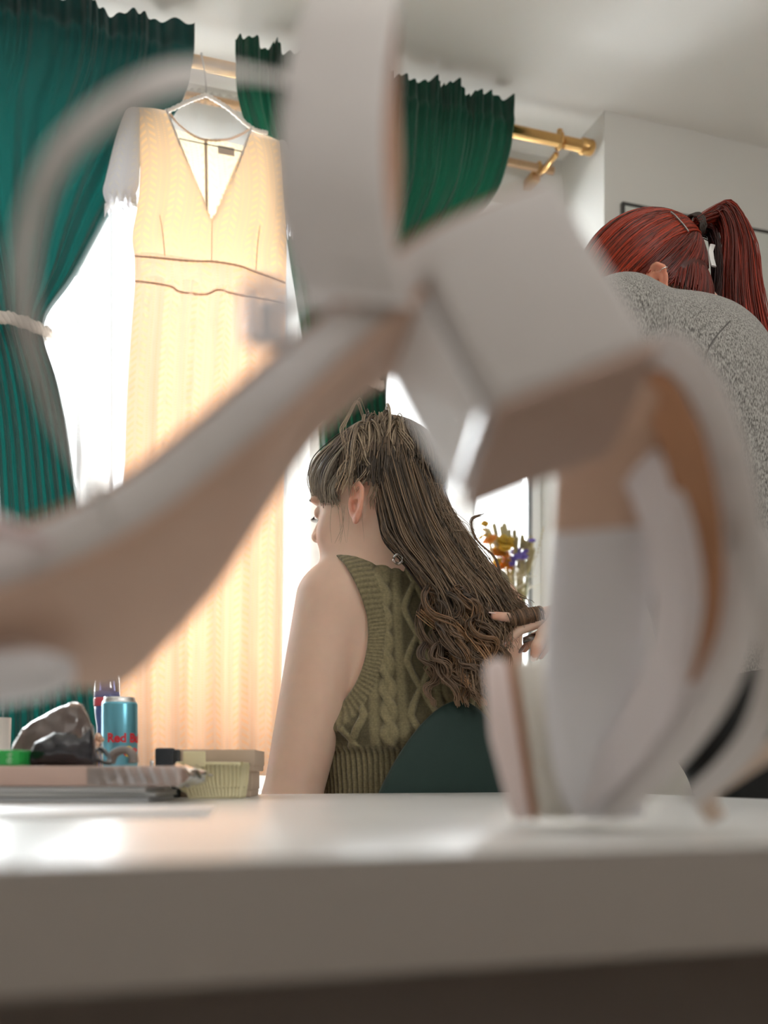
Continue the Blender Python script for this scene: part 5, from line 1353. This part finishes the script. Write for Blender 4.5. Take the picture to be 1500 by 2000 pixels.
for i in range(4):
    a0, a1 = bot[i], bot[(i + 1) % 4]; b0, b1 = top[i], top[(i + 1) % 4]; n_ = 15 if i % 2 == 0 else 7
    for k in range(n_ + 1):
        t = k / n_; p0, p1 = a0 * (1 - t) + a1 * t, b0 * (1 - t) + b1 * t; bend = np.array([.004 * math.sin(t * 9), 0, 0])
        m.add(*tube([p0, (p0 + p1) / 2 + bend * .4, p1], .0023, 6))
    for fz in (.0, .30):
        m.add(*tube([a0 * (1 - fz) + b0 * fz, a1 * (1 - fz) + b1 * fz], .0022, 6))
    wc = (a0 + a1 + b0 + b1) / 4
    dirv = unit(a1 - a0); up = (b0 + b1 - a0 - a1) / 2; nn = unit(np.cross(dirv, up))
    m.add(*loft([a0 + nn * .0, a1], up * .0 + np.array([0, 0, 0]) + up[None] * .48 * 0 + np.array([0, 0, .0001]), nn * .0001, 6, 2))
    q = [a0 - nn * .0005, a1 - nn * .0005, b1 - nn * .0005, b0 - nn * .0005]; m.add(np.array(q + [x + nn * .001 for x in q]), [(0, 1, 2, 3), (7, 6, 5, 4), (0, 4, 5, 1), (1, 5, 6, 2), (2, 6, 7, 3), (3, 7, 4, 0)])
obj('slatted_wall', np.concatenate(m.V), m.F, M_yl, bk)
m = MB(); tt = np.concatenate([top, top[:1]]); m.add(*loft(np.concatenate([tt[i:i + 1] * (1 - t) + tt[i + 1:i + 2] * t for i in range(4) for t in np.linspace(0, 1, 8)]), np.array([0, 0, .003]), np.array([.0012, .0012, 0]), 8, 3))
obj('rim', np.concatenate(m.V), m.F, M_yl, bk)
xt0, xt1 = (358 - 750) / F * Db, (402 - 750) / F * Db
m = MB(); m.add(*box(((xt0 + xt1) / 2, Db - .002, z1 + .006), (xt1 - xt0, .003, .020), .0014, seg=4)); obj('handle_tab', np.concatenate(m.V), m.F, M_yl, bk)
m = MB(); m.add(*loft([bot[0] + np.array([.004, .012, 0]), bot[0] + np.array([-.012, .012, .010]), top[0] + np.array([-.010, .012, -.012])], np.array([0, .010, 0]), np.array([.001, 0, .0015]), 10, 3)); obj('pouring_lip', np.concatenate(m.V), m.F, M_yl, bk)

# flat pink parcel on a stack of magazines
M_pink = mat('pink_board', (.55, .38, .32), .6, var=.05, scale=40); M_film = glass_mat('clear_film', (.86, .84, .82), .35, .15)
zm = TABLE
mg_cols = [(.55, .57, .60), (.62, .63, .62), (.70, .71, .72)]
mag_px = [(-260, 292, .0060), (-250, 300, .0050), (-270, 286, .0058)]
for k, (a0, a1, th_) in enumerate(mag_px):
    D = 1.10; x0, x1 = (a0 - 750) / F * D, (a1 - 750) / F * D
    lab = ['bottom magazine of the stack under the pink parcel', 'middle magazine of the stack under the pink parcel', 'topmost magazine directly under the pink parcel'][k]
    r = thing('magazine', lab, 'magazine', ((x0 + x1) / 2, D + .12, zm), math.radians((-1, 1.5, -.5)[k]), 'magazines under the pink parcel')
    rz = math.radians((-1, 1.5, -.5)[k]); c = np.array([(x0 + x1) / 2, D + .065, zm + th_ / 2])
    obj('pages', *box(c, (x1 - x0 - .002, .126, th_ - .0012), .0004, rz), mat('paper_edge', mg_cols[k], .7, var=.25, scale=900, stretch=(.02, .02, 8)), r)
    m = MB()
    for sg in (-1, 1): m.add(*box(c + np.array([0, 0, sg * (th_ / 2 - .0003)]), (x1 - x0, .13, .0005), 0, rz))
    obj('cover', np.concatenate(m.V), m.F, mat('magazine_cover', (.20, .20, .20) if k == 0 else (.66, .68, .70), .3, var=.3, scale=12), r, smooth=False); zm += th_ + .0002
zp = zm + .0004
D = 1.085; x0, x1 = (-280 - 750) / F * D, (345 - 750) / F * D
pk = thing('parcel', 'flat pinkish brown parcel in torn clear film lying on the magazines', 'parcel', ((x0 + x1) / 2, D + .11, zp))
hpz = .0222
obj('carton', *box(((x0 + x1) / 2, D + .075, zp + hpz / 2), (x1 - x0, .13, hpz), .002), M_pink, pk)
m = MB(); yy = np.linspace(D + .012, D + .138, 14); V = []
for y in yy:
    for t in np.linspace(0, 1, 12):
        V.append((x1 - .004 + .020 * math.sin(PI * t) * (.8 + .2 * math.sin(y * 160)) + .0015 * math.sin(t * 20 + y * 90), y, zp + hpz * (1.06 - 1.12 * t) + .0015 * math.sin(y * 120 + t * 9)))
m.add(np.array(V), grid_faces(14, 12)); obj('film_end', np.concatenate(m.V), m.F, M_film, pk)
V = []
for i in range(40):
    for j in range(8):
        t = i / 39; x = x1 - .10 + .104 * t; V.append((x, D + .0085 - .002 * t - .0014 * math.sin(i * 1.3 + j * .6) * t, zp + .001 + (hpz - .001) * j / 7))
obj('film_front', np.array(V), grid_faces(40, 8), M_film, pk)
zt_ = zp + hpz + .0003
# small green packet
x0, x1 = (-12 - 750) / F * 1.10, (36 - 750) / F * 1.10
gp = thing('packet', 'small bright green packet with a pale symbol on the pink parcel', 'packet', ((x0 + x1) / 2, 1.12, zt_))
obj('box', *box(((x0 + x1) / 2, 1.12, zt_ + .0088), (x1 - x0, .04, .0176), .0012), mat('green_card', (.015, .36, .06), .45, var=.04), gp)
m = MB(); cx = (19 - 750) / F * 1.10; a = np.linspace(.4, 2 * PI - .4, 16)
m.add(*tube([(cx + .0026 * math.cos(t), 1.0996, zt_ + .0055 + .0026 * math.sin(t)) for t in a], .0005, 5)); m.add(*tube([(cx, 1.0996, zt_ + .004), (cx + .001, 1.0996, zt_ + .015)], .0005, 5)); m.add(*tube([(cx - .003, 1.0996, zt_ + .012), (cx + .003, 1.0996, zt_ + .0125)], .0005, 5))
obj('symbol', np.concatenate(m.V), m.F, mat('pale_green_ink', (.50, .75, .50), .6), gp)

# crumpled dark plastic bag
M_bag = mat('smoky_plastic', (.13, .095, .085), .12, var=.5, scale=25, trans=.10, coat=.4)
M_bag2 = mat('black_plastic', (.012, .012, .018), .2, var=.3, scale=30, coat=.3)
from mathutils import noise as mnoise
def crumple(poly, D, dep, seed, amp, res=90):
    """closed bag whose outline follows poly, thickness dep, with sharp faceted creases"""
    pl = np.array([P(x, y, D) for x, y in poly]); bx0, bx1 = pl[:, 0].min(), pl[:, 0].max(); zb = zt_
    xs = np.linspace(bx0, bx1, res); tops = np.interp(xs, pl[:, 0], pl[:, 2]); V = []
    nth = 44
    for i, x in enumerate(xs):
        h = max(.001, tops[i] - zb); e = math.sin(PI * (.02 + .96 * i / (res - 1))) ** .5
        for k in range(nth):
            a = 2 * PI * k / nth; c, s_ = math.cos(a), math.sin(a)
            yy_ = D + dep * e * .5 * (np.sign(c) * abs(c) ** .8) * (1 - .35 * max(0, s_)); zz = zb + h * (.5 + .5 * np.sign(s_) * abs(s_) ** .7)
            v = Vector((x * 34 + seed, yy_ * 34, zz * 34)); d = mnoise.voronoi(v, distance_metric='DISTANCE', exponent=2)[0]
            cre = (d[1] - d[0]); f = amp * (min(cre, .6) - .3) + amp * .5 * mnoise.noise(v * 1.9)
            V.append((x + f * .25, yy_ - c * -f, max(zb, zz + f * .8 * s_)))
    Fc = [tuple(t) for t in grid_faces(res, nth, True)] + [tuple(range(nth))[::-1], tuple(range((res - 1) * nth, res * nth))]
    return np.array(V), Fc
bg_ = thing('plastic_bag', 'crumpled dark smoky plastic bag on the pink parcel beside the drink can', 'bag', put(105, 1.19, zt_))
obj('bag_film', *crumple([(18, 1478), (32, 1445), (50, 1418), (80, 1400), (112, 1385), (140, 1369), (158, 1376), (172, 1398), (183, 1420), (185, 1470), (186, 1490)], 1.188, .06, 3, .006), M_bag, bg_)
obj('bag_underside', *crumple([(40, 1486), (62, 1470), (74, 1445), (110, 1430), (140, 1428), (160, 1438), (178, 1420), (184, 1440), (185, 1490)], 1.148, .04, 9, .004), M_bag2, bg_)
m = MB(); m.add(*tube(catmull([P(48, 1489, 1.138), P(56, 1478, 1.138), P(62, 1470, 1.138), P(66, 1472, 1.138)], 14), .0016, 6)); obj('drawstring', np.concatenate(m.V), m.F, mat('white_cord', (.7, .68, .64), .7), bg_)

# drink can
Dc = 1.345; cb = put(234, Dc, TABLE); Rc, Hc = .0236, .1335
can = thing('drink_can', 'slim blue and silver energy drink can with red lettering', 'can', cb)
M_alu = mat('aluminium', (.78, .79, .80), .25, metal=1.0, var=.05)
def can_mat():
    m, nt, out = new_mat('blue_can_print'); b = N(nt, 'BsdfPrincipled', Roughness=.28, Metallic=.75)
    tc = N(nt, 'TexCoord'); sp = N(nt, 'SeparateXYZ'); L(nt, tc.outputs['Object'], sp.inputs[0])
    r = N(nt, 'ValToRGB'); r.color_ramp.interpolation = 'CONSTANT'; mr = N(nt, 'MapRange'); mr.inputs['From Max'].default_value = Hc; L(nt, sp.outputs['Z'], mr.inputs['Value']); L(nt, mr.outputs[0], r.inputs[0])
    r.color_ramp.elements[0].color = (.72, .74, .76, 1); r.color_ramp.elements[1].position = .26; r.color_ramp.elements[1].color = (.16, .50, .66, 1)
    L(nt, r.outputs[0], b.inputs['Base Color']); L(nt, b.outputs[0], out.inputs['Surface']); return m
obj('can_body', *lathe([(.018, 0), (.0205, .0015), (Rc, .008), (Rc, Hc - .010), (Rc - .0008, Hc - .007)], cb, 48), can_mat(), can)
obj('can_top', *lathe([(Rc - .0008, Hc - .007), (Rc - .003, Hc - .0025), (Rc - .003, Hc), (Rc - .0042, Hc), (Rc - .0048, Hc - .004), (.001, Hc - .004)], cb, 48, False), M_alu, can)
obj('pull_tab', *box(cb + np.array([0, .004, Hc + .0002]), (.012, .018, .002), .0008), M_alu, can)
M_redp = mat('red_print', (.62, .02, .035), .4); M_yelp = mat('yellow_print', (.90, .62, .05), .4)
def wrap(pts2, faces, ang0, z0_, nm, m_, r=Rc + .0004):
    p = np.asarray(pts2, float); a = ang0 + p[:, 0] / r
    V = np.stack([cb[0] + r * np.sin(a), cb[1] - r * np.cos(a), z0_ + p[:, 1] + 0 * a], -1); obj(nm, V, faces, m_, can, smooth=False)
def text_mesh(body, size, bold=0.0):
    c = bpy.data.curves.new('lettering', 'FONT'); c.body = body; c.size = size; c.resolution_u = 3; c.offset = bold
    t = bpy.data.objects.new('lettering', c); COL.objects.link(t); dg = bpy.context.evaluated_depsgraph_get(); me = t.evaluated_get(dg).to_mesh()
    bm = bmesh.new(); bm.from_mesh(me); t.evaluated_get(dg).to_mesh_clear(); bmesh.ops.triangulate(bm, faces=list(bm.faces))
    for _ in range(2):
        long_ = [e for e in bm.edges if abs(e.verts[0].co.x - e.verts[1].co.x) > size * .12]
        if long_: bmesh.ops.subdivide_edges(bm, edges=long_, cuts=1); bmesh.ops.triangulate(bm, faces=list(bm.faces))
    V, Fc = bm_out(bm); bpy.data.objects.remove(t, do_unlink=True); return V[:, :2], Fc
zl_ = EYE + (HZ - 1449) / F * (Dc - Rc)
tv, tf = text_mesh('Red Bull', .0165, .0007)
a_face = -math.atan2(cb[0], -(-cb[1])) * -1.0
a_face = math.atan2(-cb[0], cb[1])
wrap(tv - np.array([.0175, 0]), tf, a_face, zl_, 'lettering', M_redp)
a = np.linspace(0, 2 * PI, 30, endpoint=False)
def disc(r, cx, cz): return np.concatenate([[[cx, cz]], np.stack([cx + r * np.cos(a), cz + r * np.sin(a)], -1)]), [(0, i + 1, (i + 1) % 30 + 1) for i in range(30)]
v, f = disc(.0075, .012, 0); wrap(v, f, a_face, zl_ - .0125, 'sun_emblem', M_yelp, Rc + .0003)
for sg in (1, -1):
    q = np.array([(.002, -.001), (.006, .004), (.010, .0055), (.014, .0035), (.017, .0045), (.0165, .001), (.014, -.001), (.0135, -.006), (.0115, -.002), (.007, -.003), (.0045, -.007), (.004, -.003)])
    q[:, 0] = .012 + sg * q[:, 0]; c_ = q.mean(0, keepdims=True); v = np.concatenate([c_, q]); wrap(v, [(0, i + 1, (i + 1) % 12 + 1) for i in range(12)], a_face, zl_ - .0125, 'bull_emblem', M_redp, Rc + .0006)

# blue water bottle
bb_ = put(209, 1.392, TABLE)
bo = thing('bottle', 'blue sports bottle with a clear domed cap behind the drink can', 'bottle', bb_)
zz = lambda y: EYE + (HZ - y) / F * 1.392 - TABLE
obj('bottle_body', *lathe([(.012, 0), (.0165, .003), (.0165, .035), (.0140, zz(1440)), (.0140, zz(1420)), (.0165, zz(1395)), (.0172, zz(1380))], bb_, 32), mat('blue_plastic', (.05, .10, .32), .3, var=.08, coat=.2), bo)
obj('collar', *lathe([(.0172, zz(1380)), (.0182, zz(1377)), (.0182, zz(1366)), (.0172, zz(1363))], bb_, 32), mat('red_plastic', (.60, .06, .09), .35), bo)
obj('screw_cap', *lathe([(.0172, zz(1363)), (.0178, zz(1361)), (.0172, zz(1352)), (.010, zz(1349)), (.008, zz(1335)), (.0075, zz(1328))], bb_, 32), mat('navy_cap', (.08, .10, .28), .35), bo)
obj('clear_dome', *lathe([(.0176, zz(1352)), (.0168, zz(1335)), (.0155, zz(1322)), (.010, zz(1318)), (.001, zz(1317))], bb_, 32, False), glass_mat('clear_blue', (.50, .54, .86), .2), bo)

# black case with a metal clasp, grey strap, black cable, beige hair comb, cup
x0, x1 = (266 - 750) / F * 1.20, (318 - 750) / F * 1.20
ca = thing('case', 'small black case with a silver clasp beside the cardboard boxes', 'case', ((x0 + x1) / 2, 1.245, TABLE))
hz_ = EYE + (HZ - 1457) / F * 1.20 - TABLE
obj('case_body', *box(((x0 + x1) / 2 - .003, 1.30, TABLE + hz_ / 2), (x1 - x0 - .006, .008, hz_), .003), mat('black_leather', (.012, .018, .026), .5, var=.2, scale=120, bump=.2), ca)
obj('case_side', *box((x1 - .004, 1.30, TABLE + hz_ / 2 - .001), (.009, .008, hz_ - .002), .002), mat('black_side', (.02, .024, .028), .4), ca)
m = MB(); cx = (297 - 750) / F * 1.20 * 1.295 / 1.20
m.add(*box((cx, 1.2945, TABLE + hz_ - .023), (.005, .003, .012), .001)); m.add(*tube([(cx - .001, 1.2935, TABLE + hz_ - .016), (cx + .002, 1.292, TABLE + hz_ - .028)], .001, 6)); obj('clasp', np.concatenate(m.V), m.F, M_alu, ca)
sp_ = [P(216, 1489, 1.20), P(222, 1474, 1.20), P(236, 1466, 1.20), P(250, 1466, 1.20), P(259, 1476, 1.20), P(261, 1490, 1.20)]
st = tag(obj('strap', *loft(np.array(sp_), np.array([0, .012, 0]), np.array([[-.7, 0, .5], [-.6, 0, .7], [-.2, 0, 1], [.3, 0, 1], [.8, 0, .5], [1, 0, .1]]) * .0045, 14, 4, True, 40), mat('grey_webbing', (.22, .20, .19), .6, var=.15, scale=300)), 'arched grey strap lying in front of the drink can', 'strap')
cp_ = [P(188, 1490, 1.18), P(186, 1470, 1.19), P(196, 1462, 1.20), P(208, 1470, 1.19), P(217, 1489, 1.17), P(205, 1490, 1.15), P(192, 1482, 1.16), P(200, 1466, 1.21), P(212, 1478, 1.22)]
tag(obj('cable', *tube(catmull(np.array(cp_), 60), .0022, 8), M_black), 'thin black cable coiled between the plastic bag and the grey strap', 'cable')
m = MB(); cc_ = P(191, 1446, 1.30)
hb = thing('hair_comb', 'beige beaded hair comb standing behind the black cable', 'hair comb', (cc_[0], cc_[1], TABLE))
for k in range(26):
    d = rng.normal(0, 1, 3) * np.array([.0038, .003, .0050]); bm = bmesh.new(); bmesh.ops.create_icosphere(bm, subdivisions=2, radius=rng.uniform(.0018, .0032)); v, f = bm_out(bm); m.add(v + cc_ + d, f)
m.build('beads', mat('peach_beads', (.72, .45, .30), .35, var=.3, scale=150), hb)
m = MB()
for k in range(5): m.add(*tube([cc_ + np.array([(k - 2) * .003, 0, -.002]), np.array([cc_[0] + (k - 2) * .003, cc_[1], TABLE + .0005])], .0008, 5))
m.build('teeth', M_brass, hb)
cu = put(-2, 1.335, TABLE); hcup = EYE + (HZ - 1402) / F * 1.335 - TABLE
cupo = thing('cup', 'pale cup at the left edge behind the green packet', 'cup', cu)
obj('cup_body', *lathe([(.010, 0), (.0125, .002), (.0155, hcup), (.0142, hcup), (.0118, .006)], cu, 32), mat('pale_ceramic', (.62, .57, .52), .4), cupo)
sm = put(60, .62, TABLE); 
# loose white sheet near the left
V, Fc = box((P(-40, 1600, .80)[0], .82, TABLE + .0006), (.36, .22, .0008), 0, math.radians(8)); tag(obj('paper_sheet', V, Fc, mat('white_paper', (.85, .86, .88), .35)), 'blank white paper sheet lying flat on the left of the table', 'paper')
